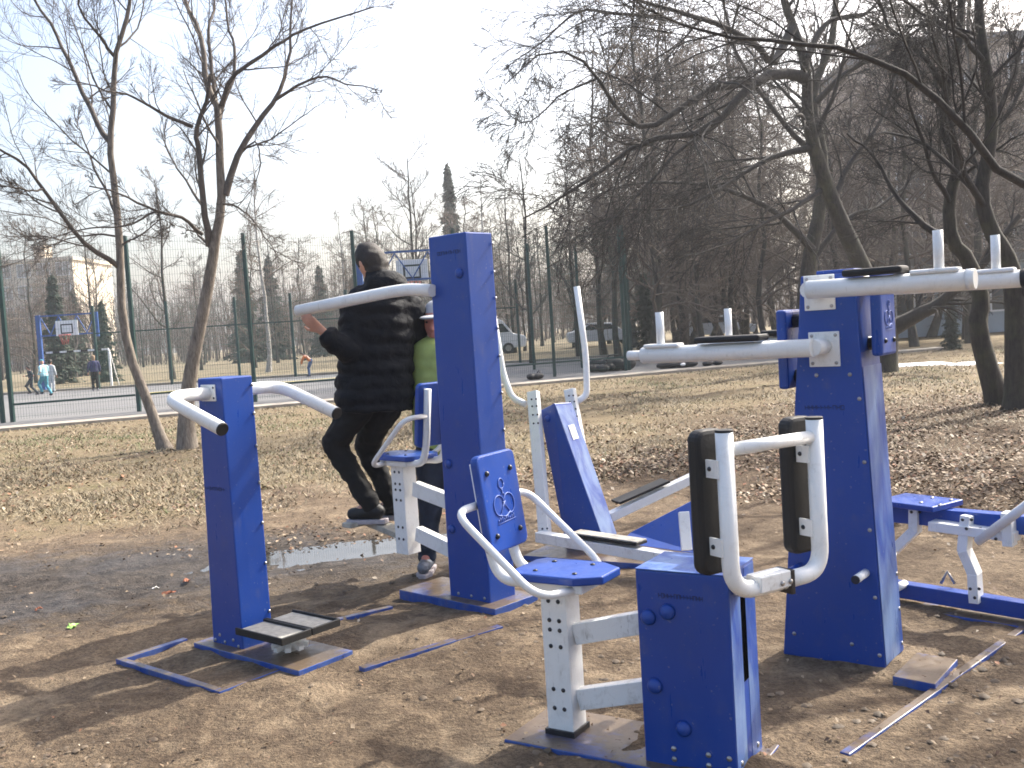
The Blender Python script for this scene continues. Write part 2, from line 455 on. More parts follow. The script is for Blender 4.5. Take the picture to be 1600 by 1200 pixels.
cc = pal[rs.choice(3, n)] * (.8 + .4 * rs.rand(n))[:, None]
green = (rs.rand(n) < np.clip((gp - .46) * 3.0, 0, .7) * np.clip((y - 12) / 6, .15, 1))
cc[green] = np.array([.085, .115, .035]) * (.7 + .6 * rs.rand(green.sum()))[:, None]
tag(fastmesh('dry_grass', V, T, 'leaf_litter', 'stuff', np.repeat(cc, 3, 0)), 'flattened straw coloured dry grass in front of the court', 'grass')
x, y = scatter_pts(26000, 2.3, 9.5, 1.1, 1.6)
mu, g_, l_ = masks(x, y); patch = fbm(x, y, 1.6, 63, 3)
x, y = keep(x, y, np.clip((patch - .42) * 4 + .5 * mu, .04, 1))
n = len(x); z = height(x, y)
oct_ = np.array([(1, 0, 0), (-1, 0, 0), (0, 1, 0), (0, -1, 0), (0, 0, 1), (.7, .7, .3), (-.7, .7, .4), (-.7, -.7, .3), (.7, -.7, .35)])
of = np.array([(0, 5, 4), (5, 2, 4), (2, 6, 4), (6, 1, 4), (1, 7, 4), (7, 3, 4), (3, 8, 4), (8, 0, 4)])
s_ = (.003 + .018 * rs.rand(n) ** 5)
V = (oct_[None] * (.7 + .6 * rs.rand(n, 9, 1))) * s_[:, None, None] * np.array([1, 1, .75]) + np.stack([x, y, z], -1)[:, None]
T = (np.arange(n)[:, None, None] * 9 + of[None]).reshape(-1, 3)
cc = (np.array([.13, .095, .062])[None] * (.6 + .6 * rs.rand(n))[:, None]) * np.where(masks(x, y)[0] > .4, .5, 1)[:, None]
tag(fastmesh('soil_clods', V.reshape(-1, 3), T, 'leaf_litter', 'stuff', np.repeat(cc, 9, 0)), 'small crumbly lumps of brown soil on the bare ground', 'soil')
# ------------------------------------------------------------------ sports court, fence, buildings
def sheet(name, pts, z, mat, kind='structure', th=.0):
    m = MB(); m.add([(x_, y_, z) for x_, y_ in pts], [tuple(range(len(pts)))]); o = m.build(name, mat, flip_fix=True); o['kind'] = kind; return o
t = NT('asphalt'); co = t.coord()
c = t.mix(t.noise(.6, 5, .6, co), (.11, .11, .112), (.165, .162, .158)); c = t.mix(t.ramp(t.noise(60, 3, .7, co), [(.4, 0.0), (.7, .5)]), c, (.10, .10, .10))
t.col(c); t.rough(.85); t.bump(t.noise(80, 3, .6, co), .2, .01)
def fl(x): return 27.85 + .390 * x                 # line of the near fence
cx0, cx1 = -30.0, 10.5
kz = .035
sheet('court', [(cx0, kerb_y(cx0) + .75), (cx1, kerb_y(cx1) + .75), (9.5, 41.2), (-32, 41.0)], .012, 'asphalt')
m = MB(); a = [(cx0, kerb_y(cx0)), (cx1 + 3, kerb_y(cx1 + 3)), (cx1 + 3, kerb_y(cx1 + 3) + .75), (cx0, kerb_y(cx0) + .75)]
m.hexa([(x_, y_, -.1) for x_, y_ in a], [(x_, y_, kz) for x_, y_ in a]); o = m.build('kerb', 'concrete', None, .01); o['kind'] = 'structure'
sheet('court_line', [(-12.6, 34.2), (-6.2, 37.3), (-6.2, 37.55), (-12.6, 34.45)], .017, 'yellow_paint')
m = MB(); m.hexa([(-32, 41.2, 0), (9.5, 41.4, 0), (9.5, 41.62, 0), (-32, 41.42, 0)], [(-32, 41.2, .10), (9.5, 41.4, .10), (9.5, 41.62, .10), (-32, 41.42, .10)])
m.build('far_kerb', 'concrete')['kind'] = 'structure'
# strip of grass colour beyond the court so that the far lawn reads dry and pale
t = NT('dry_lawn'); co = t.coord(); c = t.mix(t.ramp(t.noise(.35, 5, .65, co), [(.3, 0.0), (.7, 1.0)]), (.12, .095, .052), (.21, .17, .098))
c = t.mix(t.ramp(t.noise(6, 5, .7, co), [(.35, .6), (.6, 0.0)]), c, (.12, .10, .055)); t.col(c); t.rough(.95); t.bump(t.noise(5, 4, .7, co), .6, .08)
sheet('lawn', [(-80, 41.63), (60, 41.75), (120, 140), (-140, 140)], .014, 'dry_lawn')
# flat dark grey strips across the court
for k, (a_, b_) in enumerate((((-13.5, 26.2), (-4.5, 29.0)), ((-9.0, 31.5), (-1.0, 33.8)))):
    dx, dy = b_[0] - a_[0], b_[1] - a_[1]
    sheet('court_dark_strip', [a_, b_, (b_[0], b_[1] + .35), (a_[0], a_[1] + .35)], .0165 + .001 * k, 'roof_grey')

FH = 4.28
def wire_panel(w, h, sx_=.06, sz_=.2, r=.0028):
    P0, P1 = [], []
    for i in range(int(w / sx_) + 1): P0.append((i * sx_, 0, .06)); P1.append((i * sx_, 0, h))
    for j in range(int(h / sz_)): P0.append((0, .004, .12 + j * sz_)); P1.append((w, .004, .12 + j * sz_))
    P0, P1 = np.array(P0), np.array(P1); d = P1 - P0; d /= np.linalg.norm(d, axis=1)[:, None]
    a = np.cross(d, [0, 1, 0]); b = np.tile([0, 1., 0], (len(d), 1))
    V = []
    for P_ in (P0, P1):
        for ang in (0, 2.094, 4.189): V.append(P_ + (a * math.cos(ang) + b * math.sin(ang)) * r)
    V = np.stack(V, 1).reshape(-1, 3); n = len(P0); I = np.arange(n)[:, None] * 6
    T = np.concatenate([I + np.array([[q, (q + 1) % 3, 3 + (q + 1) % 3, 3 + q]]) for q in range(3)])
    me = bpy.data.meshes.new('mesh_panel'); me.from_pydata(V.tolist(), [], T.tolist()); me.materials.append(MATS['green_wire']); return me
_panels = {}
def fence(name, pts, h, label, group=None, pr=.045, mesh=True, rails=(.42, )):
    rt = root(name, D3(pts[0]), 0, label, 'fence', group)
    for i, (x_, y_) in enumerate(pts):
        m = MB(); m.box(x_ - pr, x_ + pr, y_ - pr, y_ + pr, -.05, h); m.build('post', 'green_post', rt, .008, local=False)
        if i == len(pts) - 1: break
        x2, y2 = pts[i + 1]; w = math.hypot(x2 - x_, y2 - y_); ang = math.atan2(y2 - y_, x2 - x_)
        if mesh:
            key = (round(w, 2), h)
            if key not in _panels: _panels[key] = wire_panel(w, h - .05)
            q = bpy.data.objects.new('mesh_panel', _panels[key]); COL.objects.link(q); q.parent = rt
            q.location = (x_ - pts[0][0], y_ - pts[0][1], 0); q.rotation_euler = (0, 0, ang)
        for zr in rails:
            MB().bar((x_ + .05 * math.cos(ang), y_ + .05 * math.sin(ang) - .03, zr), (x2 - .05 * math.cos(ang), y2 - .05 * math.sin(ang) - .03, zr), .03, .05).build('rail', 'green_post', rt, local=False)
    return rt
def D3(p): return Vector((p[0], p[1], 0))
fx = [-11.72, -9.13, -6.54, -3.95, -1.36, 1.23, 3.36]
fence('court_fence', [(x_, fl(x_)) for x_ in fx], FH, 'tall green wire fence along the near side of the court')
fence('corner_fence', [(-11.9, fl(-11.72) - .1), (-13.6, 21.3)], FH, 'green wire fence panel at the left edge turning towards the viewer', mesh=True)
fence('side_fence', [(3.5, 29.5), (4.1, 34.0), (4.7, 38.6), (6.2, 41.8)], FH, 'green wire fence running back from the right court corner', rails=(.42, 2.1))
fence('inner_fence', [(.79, 33.8), (2.35, 32.9)], FH, 'short pair of green fence posts inside the court behind the tall column', rails=())
fence('far_fence', [(-17.0, 41.05), (-14.0, 41.1), (-11.2, 41.15), (-8.9, 41.15), (-6.6, 41.15), (-4.3, 41.15), (-2.0, 41.15), (.4, 41.15)], 3.45, 'lower green wire fence along the far side of the court', pr=.05, rails=(2.3, ))

def goal_with_hoop(name, c, w, zrim, label, goal=True, back=False):
    rt = root(name, (c[0], c[1], 0), 0, label, 'basketball hoop')
    for s_ in (-1, 1):
        if back or s_ < 0: MB().box(s_ * w / 2 - .09, s_ * w / 2 + .09, -.07, .07, 0, zrim + .95).build('upright', 'court_blue', rt, .01)
    MB().box(w / 2 - .06, w / 2 + .06, -.05, .05, zrim - .1, zrim + .95).build('strut', 'court_blue', rt, .01)
    for z in (zrim + .06, zrim + .9): MB().bar((-w / 2 + .1, 0, z), (w / 2 - .07, 0, z), .06, .06).build('beam', 'court_blue', rt)
    for k in range(6):
        xa = -w / 2 + .1 + (w - .17) * k / 6; xb = xa + (w - .17) / 6
        MB().bar((xa, .0, zrim + (.1 if k % 2 else .86)), (xb, 0, zrim + (.86 if k % 2 else .1)), .035, .035).build('lattice', 'court_blue', rt)
    yb = .12 if back else -.12
    bd = MB().box(-.47, .47, yb - .02, yb + .02, zrim + .02, zrim + .66).build('backboard', 'far_white', rt, .005)
    for x0, x1, z0, z1 in ((-.26, .26, .10, .15), (-.26, .26, .46, .51), (-.26, -.21, .151, .459), (.21, .26, .151, .459)):
        MB().box(x0, x1, yb - .026, yb - .0205, zrim + z0, zrim + z1).build('target_mark', 'bag_black', bd)
    sgn = 1 if back else -1
    MB().tube([(.23 * math.cos(a), yb + sgn * (.28) + .23 * math.sin(a), zrim + .05) for a in np.linspace(0, 2 * math.pi, 17)], .022, 6, False).build('rim', 'net_red', rt)
    m = MB()
    for k in range(10):
        a, b_ = k * .6283, k * .6283 + .5
        m.tube([(.22 * math.cos(a), yb + sgn * .28 + .22 * math.sin(a), zrim + .04), (.11 * math.cos(b_), yb + sgn * .28 + .11 * math.sin(b_), zrim - .35)], .007, 3, False)
    m.build('net', 'net_red', rt)
    if goal:
        m = MB(); n_ = 10
        for k in range(n_):
            xa = -1.5 + 3.0 * k / n_
            MB().box(xa + .001, xa + 3.0 / n_ - .001, .33, .41, 1.60, 1.68).build('crossbar_band', 'far_white' if k % 2 else 'bag_black', rt)
        for s_ in (-1, 1): MB().box(s_ * 1.5 - .04, s_ * 1.5 + .04, .33, .41, 0, 1.599).build('goal_post', 'far_white' if s_ > 0 else 'bag_black', rt)
        for s_ in (-1, 1): MB().bar((s_ * 1.5, .42, 1.6), (s_ * 1.5, 1.2, 0), .03, .03).build('goal_stay', 'far_white', rt)
    return rt
hc = at(113, 522, 42.5)
goal_with_hoop('basketball_hoop', (hc.x - .2, 42.6), 2.5, 2.30, 'blue basketball stand with white backboard above a small goal at far left', True)
goal_with_hoop('basketball_hoop', (-2.75, 29.6), 3.1, 3.02, 'blue basketball frame seen from behind above the man in black', False, True)

def house(name, x0, x1, y, depth, h, wall, label, rows, cols, wx, wz, mat_roof='roof_grey', parapet=.6, balcony=False):
    rt = root(name, ((x0 + x1) / 2, y, 0), 0, label, 'building')
    X0, X1 = x0 - (x0 + x1) / 2, x1 - (x0 + x1) / 2
    wl = MB().box(X0, X1, 0, depth, 0, h).build('wall', wall, rt)
    MB().box(X0 - .3, X1 + .3, -.3, depth + .3, h, h + parapet).build('roof', mat_roof, rt)
    sz_ = h / rows
    fr = MB(); fr.box(-wx / 2 - .1, wx / 2 + .1, -.08, .02, -.1, wz + .1)
    g0 = MB().box(-wx / 2 - .08, wx / 2 + .08, -.06, -.001, -.08, wz + .08); g1 = MB().box(-wx / 2, -.04, -.075, -.062, 0, wz)
    first = None
    for r_ in range(rows):
        for c_ in range(cols):
            px = X0 + (X1 - X0) * (c_ + .5) / cols; pz = sz_ * r_ + sz_ * .32
            if first is None:
                f_ = g0.build('window', 'far_white', rt); pa = g1.build('pane', 'window_dark' if wall != 'wall_cream' else 'window_hazy', f_)
                g2 = MB().box(.04, wx / 2, -.075, -.062, 0, wz); pb = g2.build('pane', 'window_dark' if wall != 'wall_cream' else 'window_hazy', f_); first = (f_, pa, pb)
                f_.location = (px, 0, pz)
            else:
                f_ = first[0].copy(); COL.objects.link(f_); f_.parent = rt; f_.location = (px, 0, pz)
                for q in first[1:]: e = q.copy(); COL.objects.link(e); e.parent = f_
            if balcony and c_ % 3 == 1: MB().box(px - wx, px + wx, -1.1, -.001, pz - .9, pz).build('balcony', wall, rt)
    return rt
house('apartment_block', -74, -52.5, 122, 12, 13.0, 'wall_cream', 'pale cream apartment block far behind the court at left', 5, 9, 1.5, 1.5, 'wall_cream', .4, balcony=True)  # pale roof and panes hold the haze in their colour
MB().box(-58, -56.6, 124, 126, 13.6, 15.2).build('roof_box', 'wall_cream', bpy.data.objects['apartment_block'], local=False)
MB().box(-71, -68, 124, 126, 13.6, 15.6).build('roof_box', 'wall_cream', bpy.data.objects['apartment_block'], local=False)
house('low_building', 15.5, 38, 42, 9, 3.0, 'wall_blue', 'low blue grey building with white windows behind the trees at right', 1, 7, 1.5, 1.4, 'roof_grey', .3)
house('brick_block', 23.5, 70, 62, 14, 17.0, 'wall_brown', 'tall brown apartment block rising behind the trees at far right', 5, 13, 1.6, 1.6)

# snow left on the lawn
t = NT('old_snow'); t.col(t.mix(t.noise(3, 4, .6, t.coord()), (.70, .71, .73), (.86, .87, .89))); t.rough(.7)
def snow(cx, cy, a, b, seed, label):
    n = 40; V = [(0, 0, .06)]; F_ = []
    for j, q in enumerate((.5, 1.0)):
        for i in range(n):
            th = 6.283 * i / n; w_ = .75 + .5 * noise.noise(Vector((math.cos(th) * 2 + seed, math.sin(th) * 2, j))) + .15 * noise.noise(Vector((math.cos(th) * 7 + seed, math.sin(th) * 7, j)))
            V.append((a * q * w_ * math.cos(th), b * q * w_ * math.sin(th), .05 * (1 - j) - .02 * j + .02 * (1 - j) * noise.noise(Vector((i * .7, seed, 0)))))
    for i in range(n):
        k = (i + 1) % n; F_ += [(0, 1 + i, 1 + k), (1 + i, 1 + n + i, 1 + n + k, 1 + k)]
    m = MB(); m.add([Vector(v) + Vector((cx, cy, .0)) for v in V], F_, True); o = m.build('snow_patch', 'old_snow'); o['kind'] = 'structure'
q = gr(1425, 571); snow(q.x, q.y, 1.5, .55, 1, ''); q = gr(1520, 569); snow(q.x, q.y, .8, .4, 5, ''); q = gr(1170, 566); snow(q.x + .5, q.y + 4, 1.0, .35, 9, '')

# cars beyond the court
def car(name, x_, y_, yaw, s, mat, label, van=False):
    rt = root(name, (x_, y_, 0), yaw, label, 'van' if van else 'car')
    if van: pr_ = [(-2.5, .35), (2.45, .35), (2.55, .85), (2.4, 1.05), (1.75, 1.2), (1.15, 2.0), (.9, 2.12), (-2.4, 2.15), (-2.55, 1.9)]; win = [(1.52, 1.30), (1.12, 1.82), (.55, 1.82), (.55, 1.30)]
    else: pr_ = [(-2.1, .35), (2.05, .35), (2.15, .65), (2.0, .82), (1.1, .95), (.45, 1.42), (-1.0, 1.46), (-1.75, 1.0), (-2.1, .95), (-2.2, .7)]; win = [(.80, 1.02), (.40, 1.32), (-.85, 1.34), (-1.3, 1.04)]
    body = MB(); body.slab([(a * s, -.85 * s, b * s) for a, b in pr_], (0, 1, 0), 1.7 * s); bo = body.build('body', mat, rt, .06 * s)
    for sd in (-1, 1):
        m = MB(); m.slab([(a * s, sd * .852 * s, b * s) for a, b in win], (0, sd, 0), .006); m.build('side_window', 'car_glass', rt)
        for wx_ in (-1.35, 1.4):
            m = MB(); m.tube([(wx_ * s, sd * .66 * s, .33 * s), (wx_ * s, sd * .88 * s, .33 * s)], .33 * s, 18); w_ = m.build('wheel', 'black_rubber', rt)
            m = MB(); m.tube([(wx_ * s, sd * .881 * s, .33 * s), (wx_ * s, sd * .90 * s, .33 * s)], .19 * s, 14); m.build('rim', 'steel', w_)
        m = MB(); ff = 2.5 if van else 2.1; m.box(*sorted((ff * s, (ff + .05) * s)), *sorted((sd * .5 * s, sd * .78 * s)), .68 * s, .80 * s); m.build('headlight', 'far_white', rt, .01)
    ws = pr_[4:6]; a, b = Vector((ws[0][0] * s, 0, ws[0][1] * s)), Vector((ws[1][0] * s, 0, ws[1][1] * s)); nv = Vector(((b - a).z, 0, -(b - a).x)).normalized() * .012
    m = MB(); a2, b2 = a.lerp(b, .1), a.lerp(b, .92); m.slab([a2 + nv + Vector((0, -.7 * s, 0)), a2 + nv + Vector((0, .7 * s, 0)), b2 + nv + Vector((0, .66 * s, 0)), b2 + nv + Vector((0, -.66 * s, 0))], nv, .006); m.build('windscreen', 'car_glass', rt)
    return rt
plain('paint_white', (.80, .81, .82), .25, .03, 3); plain('paint_silver', (.66, .67, .69), .3, .05, 3)
q = gr(800, 549); car('parked_van', q.x - 1.6, q.y - 4, .1, .95, 'paint_white', 'white van parked beyond the court just right of the tall column', True)
q = gr(943, 541); car('parked_car', q.x, q.y, 0, 1.0, 'paint_silver', 'silver car parked beyond the court behind the bare trunks')
q = gr(1120, 531); car('parked_car', q.x, q.y, 0, 1.0, 'paint_white', 'white car far away among the trunks above the padded bar')
# ------------------------------------------------------------------ trees
def nrm(a): return a / np.maximum(np.linalg.norm(a, axis=-1, keepdims=True), 1e-9)
class Wood:
    def __init__(s, seed): s.r = np.random.RandomState(seed); s.g = []
    def put(s, P_, R_, sides): s.g.append((P_, R_, sides))
    def kids(s, P_, R_, k, t0, t1, ratio, ang, n, wander, trop, rr=.6, rmin=.003, sag=0.0, maxlen=9.0):
        B, np_, _ = P_.shape; r = s.r
        t = t0 + (t1 - t0) * (np.arange(k)[None] + r.rand(B, k)) / k
        f = t * (np_ - 1); i = np.clip(f.astype(int), 0, np_ - 2); w = (f - i)[..., None]
        bi = np.arange(B)[:, None]
        st = P_[bi, i] * (1 - w) + P_[bi, i + 1] * w
        tan = nrm(P_[bi, i + 1] - P_[bi, i])
        rad_ = R_[bi, i] * (1 - w[..., 0]) + R_[bi, i + 1] * w[..., 0]
        L = np.linalg.norm(np.diff(P_, axis=1), axis=2).sum(1)[:, None] * ratio * (.55 + .8 * r.rand(B, k)) * (1.15 - .75 * t)
        L = np.minimum(L, maxlen)
        perp = nrm(np.cross(tan, r.randn(B, k, 3)))
        a = ang * (.65 + .7 * r.rand(B, k))[..., None]
        d = tan * np.cos(a) + perp * np.sin(a)
        st, d, L, rad_ = st.reshape(-1, 3), nrm(d.reshape(-1, 3)), L.reshape(-1), rad_.reshape(-1)
        pts = [st]; cur = st
        for j in range(n - 1):
            d = nrm(d + r.randn(len(d), 3) * wander + np.array([0, 0, trop - sag * j / n]))
            cur = cur + d * (L / (n - 1))[:, None]; pts.append(cur)
        C = np.stack(pts, 1)
        r0 = np.maximum(rad_ * rr * (.7 + .4 * r.rand(len(rad_))), rmin)
        Rr = np.maximum(r0[:, None] * np.linspace(1, .3, n)[None], rmin * .8)
        return C, Rr
    def mesh(s, name, mat, org=(0, 0, 0)):
        VV, TT = [], []; o = 0; org = np.array(org)
        for P_, R_, k in s.g:
            B, n, _ = P_.shape
            T = np.empty_like(P_); T[:, 1:-1] = P_[:, 2:] - P_[:, :-2]; T[:, 0] = P_[:, 1] - P_[:, 0]; T[:, -1] = P_[:, -1] - P_[:, -2]
            T = nrm(T); ref = np.where(np.abs(T[:, :1, 2:3]) > .75, np.array([1., 0, 0]), np.array([0, 0, 1.]))
            ref = np.broadcast_to(ref, T.shape)
            a = nrm(np.cross(T, ref)); b = np.cross(T, a)
            th = 2 * np.pi * np.arange(k) / k
            V = P_[:, :, None] + (a[:, :, None] * np.cos(th)[None, None, :, None] + b[:, :, None] * np.sin(th)[None, None, :, None]) * R_[:, :, None, None]
            ix = np.arange(B * n * k).reshape(B, n, k) + o
            q = np.stack([ix[:, :-1], np.roll(ix[:, :-1], -1, 2), np.roll(ix[:, 1:], -1, 2), ix[:, 1:]], -1).reshape(-1, 4)
            VV.append(V.reshape(-1, 3) - org); TT.append(q); o += B * n * k
        V, T = np.concatenate(VV).astype(np.float32), np.concatenate(TT).astype(np.int32)
        me = bpy.data.meshes.new(name)
        me.vertices.add(len(V)); me.vertices.foreach_set('co', V.ravel()); me.loops.add(T.size); me.loops.foreach_set('vertex_index', T.ravel())
        me.polygons.add(len(T)); me.polygons.foreach_set('loop_start', np.arange(0, T.size, 4, dtype=np.int32)); me.polygons.foreach_set('use_smooth', np.ones(len(T), bool))
        me.update(calc_edges=True); me.materials.append(MATS[mat]); return me
def resample(pts, rads, n=14):
    pts = np.array([tuple(p) for p in pts], float); k = len(pts)
    ext = np.vstack([2 * pts[0] - pts[1], pts, 2 * pts[-1] - pts[-2]]); out = []; ro = []
    for t in np.linspace(0, k - 1 - 1e-6, n):
        i = int(t); u = t - i; p0, p1, p2, p3 = ext[i], ext[i + 1], ext[i + 2], ext[i + 3]
        out.append(.5 * ((2 * p1) + (-p0 + p2) * u + (2 * p0 - 5 * p1 + 4 * p2 - p3) * u * u + (-p0 + 3 * p1 - 3 * p2 + p3) * u ** 3))
        ro.append(rads[0] + (rads[1] - rads[0]) * (t / (k - 1)) ** .8)
    return np.array(out), np.array(ro)
def obj_from(name, me, parent):
    o = bpy.data.objects.new(name, me); COL.objects.link(o); o.parent = parent; return o
def traced_tree(name, base, trunk, limbs, label, bm_, tm_, seed, group=None, twig=(8, 8, 6, 3), r_tw=.0035, sag=.0, flare=1.45, trop=.05):
    rt = root(name, base, 0, label, 'tree', group); org = tuple(base)
    w = Wood(seed); P_, R_ = resample(*trunk, 22)
    R_ = R_ * (1 + (flare - 1) * np.exp(-np.arange(22) * 1.1))
    w.put(P_[None], R_[None], 12)
    lim = [resample(p, r, 14) for p, r in limbs]
    LP, LR = np.array([l_[0] for l_ in lim]), np.array([l_[1] for l_ in lim])
    r = np.random.RandomState(seed + 1)
    LP[:, 1:] += np.cumsum(r.randn(*LP[:, 1:].shape) * .014, 1)
    w2 = Wood(seed + 5); w2.put(LP, LR, 8)
    # upper trunk counts as a limb for twig growth
    AP = np.concatenate([LP, resample([tuple(q) for q in P_[9:]], (R_[9], R_[-1]), 14)[0][None]]); AR = np.concatenate([LR, np.linspace(R_[9], R_[-1], 14)[None]])
    a, b, c, d = twig
    p1, r1 = w2.kids(AP, AR, a, .18, 1.0, .45, .75, 9, .12, trop, .45, .006, sag, 2.6); w2.put(p1, r1, 5)
    p2, r2 = w2.kids(p1, r1, b, .15, 1.0, .6, .65, 7, .10, trop, .5, r_tw, sag, 1.5); w2.put(p2, r2, 4)
    p3, r3 = w2.kids(p2, r2, c, .15, 1.0, .6, .6, 5, .10, trop, .6, r_tw * .75, sag, .9); w2.put(p3, r3, 3)
    if d: p4, r4 = w2.kids(p3, r3, d, .2, 1.0, .6, .55, 4, .10, trop, .7, r_tw * .55, sag, .5); w2.put(p4, r4, 3)
    obj_from('trunk', w.mesh('trunk', bm_, org), rt); obj_from('crown', w2.mesh('crown', tm_, org), rt)
    return rt
def L_(pts, y, r0, r1, dy=0.0):
    n = len(pts); return ([at(u, v, y + dy * i / max(1, n - 1)) for i, (u, v) in enumerate(pts)], (r0, r1))
# two pale trees in front of the court, left
b1 = gr(258, 702); b1.z = 0
traced_tree('bare_tree', b1, L_([(259, 706), (246, 672), (232, 630), (205, 560), (190, 480), (188, 400), (181, 310), (172, 230), (177, 170), (180, 90), (195, 40), (203, 0), (206, -70)], 14.9, 0.0896, 0.0224),
  [L_([(187, 418), (150, 390), (105, 350), (65, 295), (30, 250), (0, 228), (-60, 195)], 14.9, 0.0440, 0.0120, -1.2),
   L_([(172, 222), (150, 190), (130, 140), (105, 90), (85, 50), (55, 0), (35, -60)], 14.9, 0.0440, 0.0160, .8),
   L_([(179, 88), (160, 55), (130, 15), (118, -40)], 14.9, 0.0280, 0.0120, -.5),
   L_([(181, 335), (150, 270), (130, 220), (115, 190)], 14.9, 0.0224, 0.0080, .6),
   L_([(66, 296), (30, 285), (-20, 275)], 14.2, 0.0176, 0.0064, -.5),
   L_([(187, 370), (140, 366), (95, 372), (40, 398)], 14.9, 0.0176, 0.0064, 1.0),
   L_([(188, 385), (225, 350), (255, 330)], 14.9, 0.0160, 0.0064, -.8)],
  'pale leaning bare tree with slender curved trunk, leftmost of the front pair', 'bark_pale', 'twig_grey', 11, None, (10, 8, 6, 1), .0034)
b2 = gr(293, 703); b2.z = 0
traced_tree('bare_tree', b2, L_([(293, 706), (291, 640), (300, 570), (315, 500), (330, 420), (337, 370), (346, 320), (343, 240), (340, 170), (322, 130), (318, 80), (308, 40), (290, 5), (275, -60)], 14.75, 0.1200, 0.0200),
  [L_([(327, 385), (318, 320), (308, 240), (300, 200), (314, 150), (320, 110)], 14.75, 0.0560, 0.0240, -.5),
   L_([(301, 198), (260, 182), (220, 160), (180, 145), (120, 130)], 14.6, 0.0320, 0.0080, -1.0),
   L_([(342, 185), (350, 160), (368, 120), (366, 70), (355, 35), (345, -30)], 14.75, 0.0400, 0.0144, .7),
   L_([(346, 165), (362, 122), (420, 80), (460, 55), (520, 30), (585, 5)], 14.75, 0.0400, 0.0096, -.8),
   L_([(352, 305), (375, 240), (405, 190), (430, 155), (445, 110), (455, 70), (457, 0)], 14.75, 0.0600, 0.0144, .6),
   L_([(430, 156), (470, 130), (508, 112), (560, 125), (605, 134)], 14.9, 0.0280, 0.0064, -.9),
   L_([(316, 366), (280, 340), (240, 330), (190, 308), (140, 292)], 14.75, 0.0320, 0.0096, -1.0),
   L_([(242, 331), (200, 350), (130, 365), (60, 388)], 14.2, 0.0176, 0.0064, -.6),
   L_([(345, 318), (372, 316), (400, 340), (430, 388)], 14.75, 0.0200, 0.0048, -.8),
   L_([(376, 240), (408, 225), (418, 270), (382, 332)], 14.9, 0.0176, 0.0056, -.5),
   L_([(334, 400), (316, 375), (300, 368)], 14.75, 0.0280, 0.0096, .5),
   L_([(340, 178), (330, 60), (340, 10), (350, -60)], 14.75, 0.0320, 0.0120, 1.0),
   L_([(322, 330), (295, 290), (265, 250), (258, 200)], 14.75, 0.0240, 0.0064, .8)],
  'pale bare tree with forked upright limbs, right of the leaning front tree', 'bark_pale', 'twig_grey', 23, None, (8, 8, 6, 1), .0034)
# right hand group
b3 = gr(1563, 632); b3.z = 0
GR = 'dark bare trees at the right'
traced_tree('bare_tree', b3, L_([(1565, 640), (1545, 580), (1527, 505), (1534, 470), (1512, 405), (1488, 375), (1483, 315), (1495, 260), (1475, 200), (1480, 130), (1500, 60), (1500, -40)], 13.9, .15, .04),
  [L_([(1490, 380), (1440, 350), (1400, 310), (1370, 250), (1330, 215)], 13.9, .06, .015, .8), L_([(1480, 140), (1450, 90), (1400, 40), (1370, -30)], 13.9, .05, .015, -.8),
   L_([(1494, 265), (1540, 215), (1580, 150), (1610, 80)], 13.9, .05, .02, .5), L_([(1484, 320), (1455, 270), (1420, 180), (1410, 100)], 13.9, .04, .012, -1.0)],
  'leaning dark bare tree at right, left of the twin trunks', 'bark_dark', 'twig_dark', 31, None, (9, 8, 7, 2), .0045, .12)
b4 = gr(1590, 641); b4.z = 0
traced_tree('bare_tree', b4, L_([(1592, 646), (1588, 570), (1585, 456), (1572, 400), (1549, 360), (1534, 300), (1550, 200), (1540, 100), (1530, 30), (1530, -60)], 13.2, .16, .05),
  [L_([(1586, 470), (1630, 420), (1690, 380), (1760, 300)], 13.2, .07, .02, -.8), L_([(1540, 330), (1500, 240), (1470, 130), (1440, 60)], 13.2, .05, .015, -1.0),
   L_([(1548, 210), (1590, 130), (1620, 40)], 13.2, .05, .02, .4), L_([(1540, 100), (1480, 50), (1420, 20), (1340, -20)], 13.2, .04, .012, -1.2)],
  'dark bare tree with upright trunk at the right edge', 'bark_dark', 'twig_dark', 37, None, (9, 8, 7, 2), .0045, .12)
b5 = gr(1378, 581); b5.z = 0
